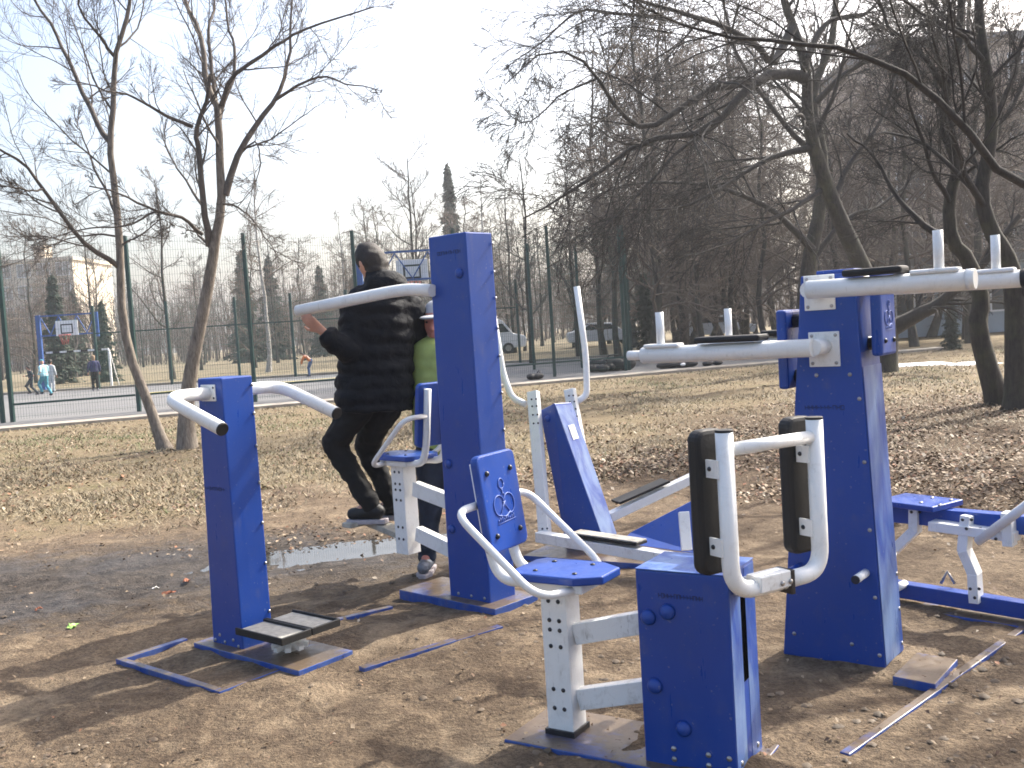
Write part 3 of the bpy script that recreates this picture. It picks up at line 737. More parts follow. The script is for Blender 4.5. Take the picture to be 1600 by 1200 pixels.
traced_tree('bare_tree', b5, L_([(1378, 586), (1384, 510), (1350, 425), (1306, 328), (1275, 240), (1262, 180), (1258, 100), (1225, 0), (1210, -70)], 22.0, .27, .06, -1.0),
  [L_([(1384, 520), (1430, 492), (1476, 462), (1540, 400), (1590, 330)], 22.0, .20, .05, -1.0),
   L_([(1258, 120), (1204, 115), (1160, 148), (1105, 203), (1006, 222), (950, 262), (885, 308), (819, 341)], 20.9, .13, .012, -2.5),
   L_([(1204, 115), (1176, 132), (1127, 132), (1072, 165), (1017, 198), (989, 190), (962, 165), (934, 121), (900, 85), (852, 77), (790, 130)], 20.6, .10, .01, -3.0),
   L_([(1240, 40), (1209, 100), (1187, 77), (1132, 44), (1070, 27), (984, 0), (930, -20)], 20.9, .10, .02, -2.5),
   L_([(1120, 195), (1060, 235), (1000, 300), (960, 340), (890, 390)], 20.2, .05, .008, -1.5),
   L_([(1270, 230), (1200, 250), (1130, 300), (1060, 330), (960, 330)], 21.5, .08, .01, -2.0),
   L_([(1290, 290), (1230, 330), (1150, 370), (1080, 400)], 21.7, .07, .01, -2.5),
   L_([(934, 122), (880, 150), (820, 200), (760, 150)], 18.9, .025, .006, -.4),
   L_([(1262, 90), (1290, 40), (1352, 27), (1385, -10)], 20.9, .08, .02, 1.0),
   L_([(1050, 30), (960, 20), (905, 15), (850, 60), (780, 110)], 19.5, .045, .008, -.5),
   L_([(1300, 320), (1330, 250), (1380, 180), (1400, 100)], 21.5, .08, .02, 1.0)],
  'large dark spreading bare tree with thick mossy trunk behind the right station', 'bark_dark', 'twig_dark', 41, None, (12, 8, 6, 2), .0064, .17, 1.4, .0)
b6 = gr(1262, 572); b6.z = 0
traced_tree('bare_tree', b6, L_([(1262, 575), (1258, 480), (1266, 400), (1280, 330), (1285, 240), (1270, 150), (1300, 60), (1310, -60)], 24.5, .26, .06),
  [L_([(1270, 390), (1210, 330), (1120, 290), (1010, 280), (930, 300)], 24.3, .10, .012, -2.0), L_([(1284, 250), (1220, 190), (1150, 90), (1120, -20)], 24.4, .09, .02, -1.0),
   L_([(1275, 160), (1330, 110), (1400, 70), (1480, 20)], 24.4, .09, .02, -1.0), L_([(1268, 410), (1320, 340), (1370, 320), (1430, 270)], 24.4, .09, .02, 1.0)],
  'dark bare tree standing behind the left arm bars of the right station', 'bark_dark', 'twig_dark', 43, None, (10, 8, 6, 2), .0055, .14)
b7 = Vector((7.55, 10.8, 0))
traced_tree('bare_tree', b7, ([(7.55, 10.8, -.05), (7.4, 10.7, 1.2), (7.15, 10.5, 2.4), (7.3, 10.6, 3.8), (7.2, 10.9, 5.6), (7.4, 11.0, 7.5)], (.17, .05)),
  [([(7.15, 10.5, 2.4)] + [at(u, v, y) for u, v, y in ((1600, 298, 10.3), (1545, 247, 10.1), (1495, 181, 9.9), (1435, 126, 9.8), (1369, 93, 9.6), (1314, 71, 9.5), (1250, 62, 9.4), (1193, 55, 9.3), (1105, 44, 9.2), (1028, 11, 9.1), (980, -30, 9.0))], (.052, .008)),
   ([(7.3, 10.6, 3.8), (6.6, 10.0, 4.6), (5.6, 9.3, 5.2), (4.4, 8.6, 5.4)], (.07, .012)), ([(7.2, 10.7, 4.6), (7.8, 9.6, 5.6), (8.0, 8.6, 6.4)], (.06, .015)),
   ([(7.2, 10.8, 5.2), (6.4, 11.6, 6.2), (5.6, 12.4, 6.8)], (.06, .012)), ([(7.3, 10.6, 3.4), (8.4, 10.2, 4.6), (9.4, 9.6, 5.4)], (.07, .015))],
  'dark tree beyond the right edge, its long arching branch crossing the top right', 'bark_dark', 'twig_dark', 47, None, (11, 8, 7, 2), .004, .14)

b8 = Vector((6.3, 6.6, 0))  # unseen tree, added so its branches dapple the foreground with shade
traced_tree('bare_tree', b8, ([(6.3, 6.6, -.05), (6.25, 6.6, 1.4), (6.1, 6.7, 2.9), (6.15, 6.8, 4.4), (6.0, 6.9, 6.0), (6.1, 7.0, 7.6)], (.14, .03)),
  [([(6.1, 6.7, 3.2), (5.4, 6.8, 4.3), (4.6, 6.9, 5.1), (3.7, 7.1, 5.6), (2.9, 7.2, 5.8)], (.065, .012)), ([(6.12, 6.75, 3.8), (5.6, 5.9, 4.8), (5.0, 5.2, 5.6), (4.4, 4.7, 6.0)], (.06, .012)),
   ([(6.1, 6.8, 4.4), (5.5, 7.8, 5.5), (4.9, 8.6, 6.2)], (.055, .012)), ([(6.1, 6.8, 4.6), (6.9, 6.2, 5.6), (7.6, 5.6, 6.3)], (.05, .012)), ([(6.05, 6.9, 5.3), (5.2, 6.6, 6.4), (4.4, 6.2, 7.0), (3.6, 5.9, 7.3)], (.045, .010))],
  'unseen bare tree just beyond the right edge whose branches dapple the ground with shade', 'bark_dark', 'twig_dark', 53, None, (8, 7, 6, 1), .005, .08)

# ---- stock trees for the wood behind, each copied as a thing of its own
def stock_tree(seed, h, r0, spread, bm_, tm_, dense=(16, 9, 7), up=.06, lean=.05, crown0=.22, rt=.009, kmax=4.0, wan=.13):
    w = Wood(seed); r = w.r; n = 12
    z = np.linspace(-.1, h, n); xy = np.cumsum(r.randn(n, 2) * lean * h / n, 0); xy[0] = 0
    P_ = np.c_[xy, z][None]; R_ = (r0 * (1 - .9 * np.linspace(0, 1, n) ** .8) + .012)[None]; R_[0, 0] *= 1.4
    w.put(P_, R_, 8); tm = w.mesh('trunk', bm_)
    w2 = Wood(seed + 9)
    p1, r1 = w2.kids(P_, R_, dense[0], crown0, 1.0, spread, .95, 9, wan, up, .55, .02, 0, kmax); w2.put(p1, r1, 5)
    p2, r2 = w2.kids(p1, r1, dense[1], .15, 1.0, .5, .75, 6, .16, up, .55, rt * 1.3, 0, 2.2); w2.put(p2, r2, 3)
    p3, r3 = w2.kids(p2, r2, dense[2], .15, 1.0, .6, .65, 4, .2, up, .65, rt, 0, 1.0); w2.put(p3, r3, 3)
    return tm, w2.mesh('crown', tm_)
def spruce(seed, h, w_):
    w = Wood(seed); P_ = np.array([[(0, 0, -.1), (0, 0, h * .5), (0, 0, h)]]); w.put(P_, np.array([[.16, .09, .015]]), 7); tm = w.mesh('trunk', 'bark_dark')
    r = np.random.RandomState(seed); V = []; C_ = 0
    N = 9000; u = r.rand(N); z = h * (.06 + .93 * u ** 1.25); lay = np.round(z / .42) * .42; z = lay + (r.rand(N) - .5) * .25
    ang = np.round(r.rand(N) * 9) / 9 * 6.283 + lay * 2.4 + r.randn(N) * .13
    rm = w_ * (1 - z / h) ** .85 * (.75 + .35 * np.sin(lay * 9.1 + ang * 2)); rad_ = rm * r.rand(N) ** .55
    c = np.stack([np.cos(ang) * rad_, np.sin(ang) * rad_, z - rad_ * .28 + .06 * r.randn(N)], -1)
    od = np.stack([np.cos(ang), np.sin(ang), -.35 + .3 * r.randn(N)], -1); sd = np.stack([-np.sin(ang), np.cos(ang), .5 * r.randn(N)], -1)
    s_ = (.09 + .10 * r.rand(N))[:, None]
    V = np.stack([c - sd * s_ * .45, c + sd * s_ * .45, c + od * s_ * 1.7], 1).reshape(-1, 3)
    me = bpy.data.meshes.new('crown'); me.from_pydata(V.tolist(), [], np.arange(N * 3).reshape(-1, 3).tolist()); me.materials.append(MATS['needle']); return tm, me
STOCK = {'brown': [stock_tree(100 + i, 13, .135, .36, 'bark_dark', 'twig_brown', (26, 9, 7), .02, .11, .10, .011, 4.4, .24) for i in range(4)],
         'grey': [stock_tree(200 + i, 11, .14, .30, 'bark_dark', 'twig_grey', (16, 8, 6), .09, .04, .2, .010, 3.4) for i in range(3)],
         'birch': [stock_tree(300 + i, 12, .13, .24, 'birch_white', 'twig_brown', (18, 8, 6), -.01, .05, .25, .008, 2.8) for i in range(2)],
         'spruce': [spruce(400 + i, 7.5, 1.5) for i in range(3)]}
rt_ = random.Random(5)
def place(kind, x_, y_, s, label, group=None, name=None, sz_=None):
    tm, cm = rt_.choice(STOCK[kind])
    o = root(name or {'brown': 'bare_tree', 'grey': 'bare_tree', 'birch': 'birch_tree', 'spruce': 'spruce_tree'}[kind], (x_, y_, 0), rt_.uniform(0, 6.28), label, 'tree', group)
    o.scale = (s, s, sz_ or s)
    obj_from('trunk', tm, o); obj_from('crown', cm, o); return o
def put(kind, u, y_, top_v, label, group=None):
    # u: photo column of the trunk foot, y_: metres away, top_v: photo row of the tip
    x_ = at(u, 560, y_).x; top = at(u, top_v, y_).z; h = {'brown': 13.6, 'grey': 11.6, 'birch': 12.6, 'spruce': 7.5}[kind]
    s = top / h; place(kind, x_, y_, s, label, group)
# single trees one can pick out
put('spruce', 92, 52, 428, 'broad dark spruce just left of the far basketball backboard')
put('spruce', 122, 66, 452, 'small spruce tip above the far basketball backboard')
put('spruce', 165, 50, 470, 'dark spruce right of the far basketball backboard')
put('spruce', 388, 78, 392, 'sparse spruce behind the fence post left of the birch')
put('spruce', 430, 80, 400, 'slim spruce right of the birch, behind the far fence')
put('spruce', 508, 82, 415, 'dark spruce just left of the man in black')
put('spruce', 560, 66, 430, 'spruce mostly hidden behind the man in black')
put('spruce', 718, 74, 256, 'tall slim spruce rising above the tallest blue column'); o_ = bpy.data.objects[[k for k in bpy.data.objects.keys() if k.startswith('spruce_tree')][-1]]; o_.scale = (o_.scale[0] * .62, o_.scale[1] * .62, o_.scale[2])
put('spruce', 1012, 36, 425, 'low dark spruce behind the corner post of the fence')
put('spruce', 1488, 30, 452, 'small green spruce under the right arm bar, beside the snow')
put('birch', 418, 50, 235, 'white birch standing behind the far fence near the orange clad person')
put('birch', 545, 56, 330, 'white birch behind the head of the man in black')
put('birch', 770, 47, 265, 'white birch just right of the tallest column')
put('grey', 268, 48, 262, 'bare tree standing between and behind the two front trees')
put('grey', 655, 44, 228, 'bare tree left of the tall slim spruce')
put('grey', 832, 40, 232, 'slim bare tree right of the tallest column')
put('grey', 905, 42, 250, 'bare tree behind the tall white hand lever')
put('brown', 1075, 38, 150, 'brown bare tree left of the white peg behind the arm bars')
put('brown', 1108, 44, 120, 'brown bare tree just behind the white hand peg')
put('brown', 1145, 40, 90, 'brown bare tree right of the first hand peg')
put('brown', 1205, 36, 40, 'brown bare tree left of the dark trunks behind the right station')
put('brown', 1430, 34, -30, 'brown bare tree in front of the low blue grey building')
put('brown', 1455, 42, -60, 'brown bare tree right of the white window of the low building')
put('brown', 1535, 38, -80, 'tall brown bare tree between the two right hand trunks')
put('brown', 1350, 46, 20, 'brown bare tree behind the large mossy trunk')
# the wood: trees nothing tells apart
used = []
def wood(n, u0, u1, y0, y1, kinds, h0, h1, label, group):
    k = 0; tries = 0
    while k < n and tries < 3000:
        tries += 1
        y_ = rt_.uniform(y0, y1); u_ = rt_.uniform(u0, u1); x_ = at(u_, 520, y_).x
        if any((x_ - a) ** 2 + (y_ - b) ** 2 < 5 for a, b in used): continue
        if 12 < x_ < 40 and 40 < y_ < 53: continue
        if 22 < x_ and 60 < y_ < 78: continue
        used.append((x_, y_)); k += 1
        kd = rt_.choice(kinds); h = {'brown': 13.6, 'grey': 11.6, 'birch': 12.6, 'spruce': 7.5}[kd]
        place(kd, x_, y_, rt_.uniform(h0, h1) / h, label, group, 'bare_tree')
wood(40, 940, 1720, 33, 68, ['brown'], 11, 16.5, 'brown bare tree of the dense wood at right', 'brown trees of the wood at right')
wood(34, 560, 1060, 52, 90, ['brown', 'grey'], 7.5, 10.5, 'bare tree in the belt behind the middle of the court', 'bare trees behind the middle of the court')
wood(26, -120, 560, 56, 95, ['grey', 'brown'], 6.5, 9.5, 'thin bare tree in the belt behind the left of the court', 'bare trees behind the left of the court')
# far-off mass of twigs and trunks that closes the view
wf = Wood(900); r = wf.r; n = 2600
yy = 92 + r.rand(n) * 34; xx = (r.rand(n) * 2 - 1) * (yy * .72); hh = 3.0 + r.rand(n) * 6.0
xx = np.where(xx > 20, xx, xx)
P0 = np.stack([xx, yy, 0 * xx - .1], -1); d = np.stack([r.randn(n) * .12, r.randn(n) * .12, np.ones(n)], -1)
P_ = np.stack([P0 + d * (hh * t_)[:, None] + r.randn(n, 3) * .25 * t_ for t_ in (0, .33, .66, 1.0)], 1)
R_ = np.repeat((.03 + .05 * r.rand(n))[:, None], 4, 1) * np.array([1, .8, .55, .2])
wf.put(P_, R_, 3); p1, r1 = wf.kids(P_, R_, 12, .2, 1, .32, .7, 4, .2, .08, .6, .018, 0, 2.4); wf.put(p1, r1, 3)
o = bpy.data.objects.new('far_wood', wf.mesh('far_wood', 'twig_brown')); COL.objects.link(o); tag(o, 'far off belt of bare brown wood closing the horizon', 'wood', None, 'stuff')
# ------------------------------------------------------------------ machines
def rad(a): return math.radians(a)
D = Vector
def print_row(parent, p0, dirv, nrm, length, h, n, seed, mat='dark_print'):
    # a faint dark line of stencilled lettering, too worn to read
    rr = random.Random(seed); dv = D(dirv).normalized(); nv = D(nrm).normalized(); up = D((0, 0, 1)); m = MB()
    stp = length / n
    for i in range(n):
        a = D(p0) + dv * (stp * i); w = stp * .72; k = rr.randint(0, 3); s_ = h * .2
        segs = [((0, 0), (0, h))]
        if k != 1: segs.append(((w, 0), (w, h)))
        if k in (0, 2): segs.append(((0, h), (w, h)))
        if k in (1, 3): segs.append(((0, h / 2), (w, h / 2)))
        if k == 2: segs.append(((0, 0), (w, 0)))
        for (x0, z0), (x1, z1) in segs:
            q0 = a + dv * (x0 - s_ / 2 if x0 != x1 else x0) + up * (z0 if x0 == x1 else z0 - s_ / 2)
            q1 = a + dv * (x1 + s_ / 2 if x0 == x1 else x1) + up * (z1 if x0 == x1 else z1 + s_ / 2)
            A, B = q0, a + dv * ((x0 + s_ / 2) if x0 == x1 else x1) + up * (z0 if x0 == x1 else z0 - s_ / 2)
            Cc, Dd = q1, a + dv * ((x0 - s_ / 2) if x0 == x1 else x0) + up * (z1 if x0 == x1 else z1 + s_ / 2)
            m.slab([A, B, Cc, Dd], nv, .0008)
    return m.build('lettering', mat, parent)

def logo(parent, c, rt, up, nrm, s, mat='logo_line'):
    # seated outline figure: round head, crossed oval limbs, short lines of lettering below
    c, rt, up, nv = D(c), D(rt).normalized(), D(up).normalized(), D(nrm).normalized(); m = MB()
    def P2(x, y): return c + rt * (x * s) + up * (y * s) + nv * .0012
    def line(pts, w=.045): m.tube([P2(*p) for p in pts], w * s * .5, 5)
    circ = lambda cx, cy, rx, ry, a0, a1, n=14: [(cx + rx * math.cos(a0 + (a1 - a0) * i / n), cy + ry * math.sin(a0 + (a1 - a0) * i / n)) for i in range(n + 1)]
    line(circ(0, 1.08, .17, .19, 0, 6.283)); line([(0, .88), (0, .74), (-.12, .66)]); line([(0, .74), (.12, .66)])
    line(circ(-.33, .30, .36, .38, .3, 4.9)); line(circ(.33, .30, .36, .38, 2.84, -1.76))
    line([(-.30, .02), (.08, .42)]); line([(.30, .02), (-.08, .42)]); line([(-.3, -.08), (.0, -.16), (.34, -.02)])
    for i in range(9): line([(-.56 + .13 * i, -.30), (-.53 + .13 * i, -.20 + .04 * (i % 3))], .04)
    line([(-.6, -.36), (.62, -.30)], .03)
    return m.build('emblem', mat, parent)

def tapered(m, b, t, h):  # (f0,f1,r0,r1) at bottom and top
    return m.hexa([(b[0], b[2], 0), (b[1], b[2], 0), (b[1], b[3], 0), (b[0], b[3], 0)], [(t[0], t[2], h), (t[1], t[2], h), (t[1], t[3], h), (t[0], t[3], h)])

def chair(parent, o, up_z, flip=False):
    """Seat on a bolted column; o = seat centre (f, r), up_z = seat height, local +x is the way the sitter faces (mirrored by flip)."""
    sg = -1 if flip else 1
    def L(f, r, z): return D((o[0] + sg * f, o[1] + sg * r, up_z + z))
    m = MB()
    poly = [(-.17, -.085), (-.14, -.125), (.10, -.125), (.19, -.07), (.19, .07), (.10, .125), (-.14, .125), (-.17, .085)]
    m.slab([L(f, r, -.028) for f, r in poly], (0, 0, 1), .03)
    s = m.build('seat', 'blue', parent, .006)
    for f, r in ((-.08, -.07), (-.08, .07), (.08, -.07), (.08, .07)):
        MB().dome(L(f, r, .002), (0, 0, 1), .010, .006, 8).build('bolt', 'dark_bolt', s)
    # backrest, leaning back
    tl = .13
    def Bk(r, h, off=0.0): return L(-.262 - tl * (h - .12) + off, r, h)
    m = MB(); w, h0, h1 = .128, .055, .415
    cr = .03; outl = []
    for cx, ch, a0 in ((w - cr, h0 + cr, -90), (w - cr, h1 - cr, 0), (-w + cr, h1 - cr, 90), (-w + cr, h0 + cr, 180)):
        for k in range(5):
            a = rad(a0 + 22.5 * k); outl.append((cx + cr * math.cos(a), ch + cr * math.sin(a)))
    nrm = D((sg * 1.0, 0, tl)).normalized()
    m.slab([Bk(r, h) for r, h in outl], nrm, .034)
    b = m.build('backrest', 'blue', parent, .007)
    for r, h in ((-.08, .115), (.08, .115), (-.08, .345), (.08, .345)):
        MB().dome(Bk(r, h) + nrm * .034, nrm, .011, .011, 9).build('bolt', 'dark_bolt', b)
    logo(b, Bk(0, .19) + nrm * .0345, D((0, sg, 0)), D((-sg * tl, 0, 1)), nrm, .10)
    # two bent strap legs under seat and behind the back
    for r in (-.075, .075):
        pts = fillet([Bk(r, .385, -.014), Bk(r, .09, -.014), L(-.235, r, -.04), L(.10, r, -.045)], .13, 8)
        m = MB(); m.tube(pts, .021, 10); fr = m.build('strap', 'white', parent)
    for sd in (-1, 1):
        pts = fillet([Bk(sd * .10, .275, -.02), Bk(sd * .245, .275, -.02), L(-.12, sd * .25, .02), L(.02, sd * .235, -.055), L(.10, sd * .06, -.055)], .09, 7)
        pts = fillet([Bk(sd * .09, .235, -.02), Bk(sd * .245, .235, -.015), L(.03, sd * .245, -.045), L(.09, sd * .07, -.05)], .085, 7)
        MB().tube(pts, .0145, 10).build('armrest', 'white', parent)
    MB().box(*sorted((L(-.11, 0, 0).x, L(.12, 0, 0).x)), o[1] - .1, o[1] + .1, up_z - .062, up_z - .031).build('seat_bracket', 'white', parent, .004)

def column(parent, o, z0, z1, flip=False, rows=None):
    """Bolted U-section column under a seat."""
    w, d, th = .052, .05, .008
    x, y = o
    m = MB()
    m.box(x - w, x + w, y - d, y - d + th, z0, z1)            # web towards the left face
    m.box(x - w, x - w + th, y - d + th, y + d, z0, z1)
    m.box(x + w - th, x + w, y - d + th, y + d, z0, z1)
    c = m.build('column', 'white', parent, .002)
    zz = rows or [z1 - .045, z1 - .115, z1 - .15, z1 - .21, z0 + .16, z0 + .09]
    for z in zz:
        for dx in (-.02, .02):
            MB().dome((x + dx, y - d, z), (0, -1, 0), .0085, .005, 8).build('bolt', 'dark_bolt', c)
    return c

# ---- twisting machine (left)
Y1 = rad(-39.5)
m1 = root('twist_trainer', (-1.41, 4.86, 0), Y1, 'blue column exercise machine with two white curved handles and split foot platform', 'exercise machine')
p = tapered(MB(), (-.125, .125, -.088, .088), (-.078, .118, -.088, .088), 1.345).build('column', 'blue', m1, .006)
bolts(p, [(.123, .078, z) for z in (.18, .42, .62, .82, 1.0, 1.16, 1.30)], (1, .6, 0), .009, .009)
bolts(p, [(-.10, -.088, .05), (-.06, -.088, .08), (-.02, -.088, .05), (.05, -.088, .07), (.09, -.088, .045)], (0, -1, 0), .009, .006)
print_row(p, (-.085, -.0885, .80), (1, 0, 0), (0, -1, 0), .17, .016, 10, 3)
for sd in (-1, 1):
    hp = fillet([(.015, sd * .088, 1.272), (.015, sd * .325, 1.275), (.445, sd * .325, 1.135)], .13, 9)
    h = MB().tube(hp, .031, 16).build('handle', 'white', m1)
    e = D((.445, sd * .325, 1.135)); dv = (e - D((.015, sd * .325, 1.275))).normalized()
    MB().tube([e + dv * .0005, e + dv * .008], [.0315, .028], 16).build('end_cap', 'black_rubber', h)
    m = MB(); a, b_ = sorted((sd * .0885, sd * .096)); m.box(-.045, .07, a, b_, 1.235, 1.315); fl = m.build('flange', 'white', h, .002)
    bolts(fl, [(-.035, sd * .096, 1.30), (.06, sd * .096, 1.30), (-.035, sd * .096, 1.25), (.06, sd * .096, 1.25)], (0, sd, 0), .006, .004, 'dark_bolt')
MB().box(-.20, .62, -.15, .17, -.03, .036).build('base_plate', 'blue_plate', m1, .004)
m = MB()
m.box(-.33, .45, -.47, -.435, -.04, .022); 
m.build('base_rail', 'blue_plate', m1, .003)
MB().box(-.37, -.331, -.47, -.10, -.04, .023).build('base_rail', 'blue_plate', m1, .003)
MB().box(.451, .485, -.47, -.151, -.04, .021).build('base_rail', 'blue_plate', m1, .003)
MB().tube([(.36, .01, .045), (.36, .01, .14)], .04, 14).build('pivot', 'white_scuffed', m1)
m = MB()
for k in range(8):
    a = k * math.pi / 4
    m.bar((.36 + .03 * math.cos(a), .01 + .03 * math.sin(a), .075), (.36 + .085 * math.cos(a), .01 + .085 * math.sin(a), .065), .028, .022)
m.build('pivot_gear', 'white_scuffed', m1)
for r0, r1 in ((-.165, .004), (.010, .178)):
    pad = MB().box(.19, .53, r0, r1, .142, .16).build('foot_pad', 'worn_pad', m1, .004)
    m = MB(); m.box(.186, .534, r0 - .001, r0 + .010, .139, .172); m.box(.186, .534, r1 - .010, r1 + .001, .139, .172); m.box(.522, .536, r0, r1, .138, .171)
    m.build('pad_rim', 'black_rubber', pad, .002)
# rails in the soil joining the two machines
for (a, b_, w) in (((565, 1050), (782, 984), .06), ((520, 975), (612, 953), .05)):
    A, B = gr(*a), gr(*b_)
    MB().bar(A + D((0, 0, .003)), B + D((0, 0, .003)), w * .8, .04).build('ground_rail', 'blue_plate', m1, .003, local=False)

# ---- lat machine with tall column
Y2 = rad(-43)
m2 = root('lift_seat_trainer', (-.222, 5.385, 0), Y2, 'tallest blue column machine with white overhead bar and raised seat behind it', 'exercise machine')
p = tapered(MB(), (-.17, .14, -.10, .10), (-.155, .13, -.10, .10), 2.01).build('column', 'blue', m2, .007)
bolts(p, [(.138, .09, z) for z in (.25, .5, .72, .95, 1.15, 1.35, 1.5, 1.66, 1.8, 1.95)], (1, .6, 0), .009, .009)
bolts(p, [(f, -.10, z) for f in (-.10, 0, .10) for z in (.03, .065)], (0, -1, 0), .009, .006)
MB().dome((.07, -.10, 1.80), (0, -1, 0), .028, .02, 14).build('cover_cap', 'blue', p)
MB().dome((-.11, -.10, .78), (0, -1, 0), .026, .02, 14).build('cover_cap', 'blue', p)
MB().dome((-.12, -.10, .42), (0, -1, 0), .026, .02, 14).build('cover_cap', 'blue', p)
print_row(p, (-.09, -.1005, 1.905), (1, 0, 0), (0, -1, 0), .18, .018, 10, 5)
MB().box(-.52, .24, -.17, .17, -.02, .045).build('base_plate', 'blue_plate', m2, .004)
W = m2.matrix_world.inverted()
def loc2(u, v, y): return W @ at(u, v, y)
hb = [loc2(676, 454, 5.38), loc2(640, 452, 5.50), loc2(605, 457, 5.56), loc2(465, 486, 5.82)]
h = MB().tube(fillet(hb, .1, 6), [.034] * len(fillet(hb, .1, 6)), 16).build('overhead_bar', 'white', m2)
SEAT2 = (-.60, 0.02)
chair(m2, SEAT2, .80, True)
column(m2, (-.61, .0), .215, .745)
for z0_, z1_ in ((.60, .53), (.335, .25)):
    MB().bar((-.525, .01, z0_), (-.165, .01, z1_), .05, .085).build('link_arm', 'white', m2, .003)
# foot bar under the standing man
m = MB(); m.bar((-.63, .03, .30), (-1.10, .10, .345), .10, .035); m.build('foot_bar', 'worn_pad', m2, .004)
MB().bar((-1.06, -.10, .352), (-1.06, .38, .352), .09, .03).build('foot_rest', 'worn_pad', m2, .004)

# ---- chest machine in front (box column, seat, swinging frame with pads)
Y3 = rad(-32)
m3 = root('leg_press_trainer', (.575, 3.285, 0), Y3, 'low blue box machine in front with white seat column and U shaped padded frame', 'exercise machine')
W3 = m3.matrix_world.inverted()
def loc3(u, v, y): return W3 @ at(u, v, y)
p = MB().box(-.165, .155, -.125, .125, -.02, .672).build('column', 'blue', m3, .005)
m = MB(); m.box(.1551, .1562, -.12, -.024, .0, .665); m.box(.1551, .1562, .024, .12, .0, .665); m.build('front_sheet', 'blue_faded_lit', p)
MB().box(-.166, .156, -.126, .126, .6725, .677).build('top_cover', 'blue_faded_lit', p, .002)  # pale colour stands in for the reflection on top
for f, z in ((-.125, .515), (-.055, .54), (-.115, .285), (-.02, .155)):
    MB().dome((f, -.125, z), (0, -1, 0), .027, .022, 14).build('cover_cap', 'blue', p)
bolts(p, [(f, -.125, z) for f in (-.06, .06, .13) for z in (.045, .08)], (0, -1, 0), .010, .006)
bolts(p, [(.155, r, .05) for r in (-.08, .08)], (1, 0, 0), .010, .006)
print_row(p, (-.085, -.1255, .585), (1, 0, 0), (0, -1, 0), .155, .015, 14, 8)
MB().box(.1552, .157, -.022, .022, .30, .635).build('slot', 'slot_shade', p)  # flat black strip stands in for the shade inside the slot
MB().box(-.70, .20, -.17, .17, -.03, .022).build('base_plate', 'blue_plate', m3, .004)
SEAT3 = (-.505, .0)
chair(m3, SEAT3, .62)
column(m3, (-.525, -.01), .03, .558)
MB().box(-.585, -.465, -.07, .05, .0225, .042).build('column_foot', 'dark_bolt', m3)
for z0_, z1_ in ((.395, .465), (.155, .225)):
    MB().bar((-.47, .0, z0_ - .01), (-.166, .0, z1_), .05, .075).build('link_arm', 'white_scuffed', m3, .003)
# swinging U frame
A, B = at(1131, 674, 2.69), at(1272, 656, 2.87)
rdir = (B - A); rdir.z = 0; wU = rdir.length; rdir.normalize(); fdir = D((rdir.y, -rdir.x, 0))
zt = (A.z + B.z) / 2; zb = at(1165, 925, 2.70).z
def U(r, z, f=0.0): q = A + rdir * r + fdir * f; return W3 @ D((q.x, q.y, z))
lean = .0
jr = wU * .52
MB().tube(fillet([U(0, zt), U(0, zb), U(jr, zb)], .085, 9), .0245, 16).build('frame_tube', 'white', m3)
MB().tube(fillet([U(wU, zt), U(wU, zb), U(jr + .014, zb)], .12, 9), .0245, 16).build('frame_tube', 'white', m3)
MB().tube([U(.02, zt - .05), U(wU - .02, zt - .05)], .0185, 14).build('cross_bar', 'white', m3)
for r in (0, wU): MB().tube([U(r, zt), U(r, zt + .007)], .0247, 16).build('end_cap', 'black_rubber', m3)
m = MB(); m.bar(U(jr - .10, zb + .012, .0), U(jr + .03, zb + .012, .0), .058, .045); j = m.build('joint_plate', 'white_scuffed', m3, .003)
for dr in (-.02, .012):
    bolts(j, [U(jr + dr, zb + .004, .030)], (W3.to_3x3() @ fdir), .008, .006, 'steel')
MB().bar(U(jr + .015, zb - .0, .0), U(jr + .03, zb - .0, .0), .062, .07).build('stop_buffer', 'dark_bolt', m3, .002)
MB().bar(U(jr - .03, zb + .01, -.005), D((.12, .0, .60)), .034, .05).build('lever', 'white_scuffed', m3, .003)
for r in (0, wU):
    m = MB(); z0_ = zb + .045; z1_ = zt + .005
    cr = .03; ol = []
    for cx, cz_, a0 in ((.055 - cr, z0_ + cr, -90), (.055 - cr, z1_ - cr, 0), (-.055 + cr, z1_ - cr, 90), (-.055 + cr, z0_ + cr, 180)):
        for k in range(5):
            a = rad(a0 + 22.5 * k); ol.append((cx + cr * math.cos(a), cz_ + cr * math.sin(a)))
    m.slab([U(r + x_, z_, -.095) for x_, z_ in ol], W3.to_3x3() @ fdir, .048)
    pad = m.build('pad', 'black_rubber', m3, .012)
    for z in (zt - .10, zb + .13):
        m = MB(); m.bar(U(r, z - .025, -.046), U(r, z + .025, -.046), .006, .05, W3.to_3x3() @ fdir)
        m = MB(); m.slab([U(r - .03, z - .025, -.05), U(r - .03, z - .025, -.0), U(r - .03, z + .025, -.0), U(r - .03, z + .025, -.05)], W3.to_3x3() @ rdir, .006)
        b_ = m.build('pad_bracket', 'white', pad)
        bolts(b_, [U(r - .03, z, -.032)], -(W3.to_3x3() @ rdir), .007, .006, 'dark_bolt')

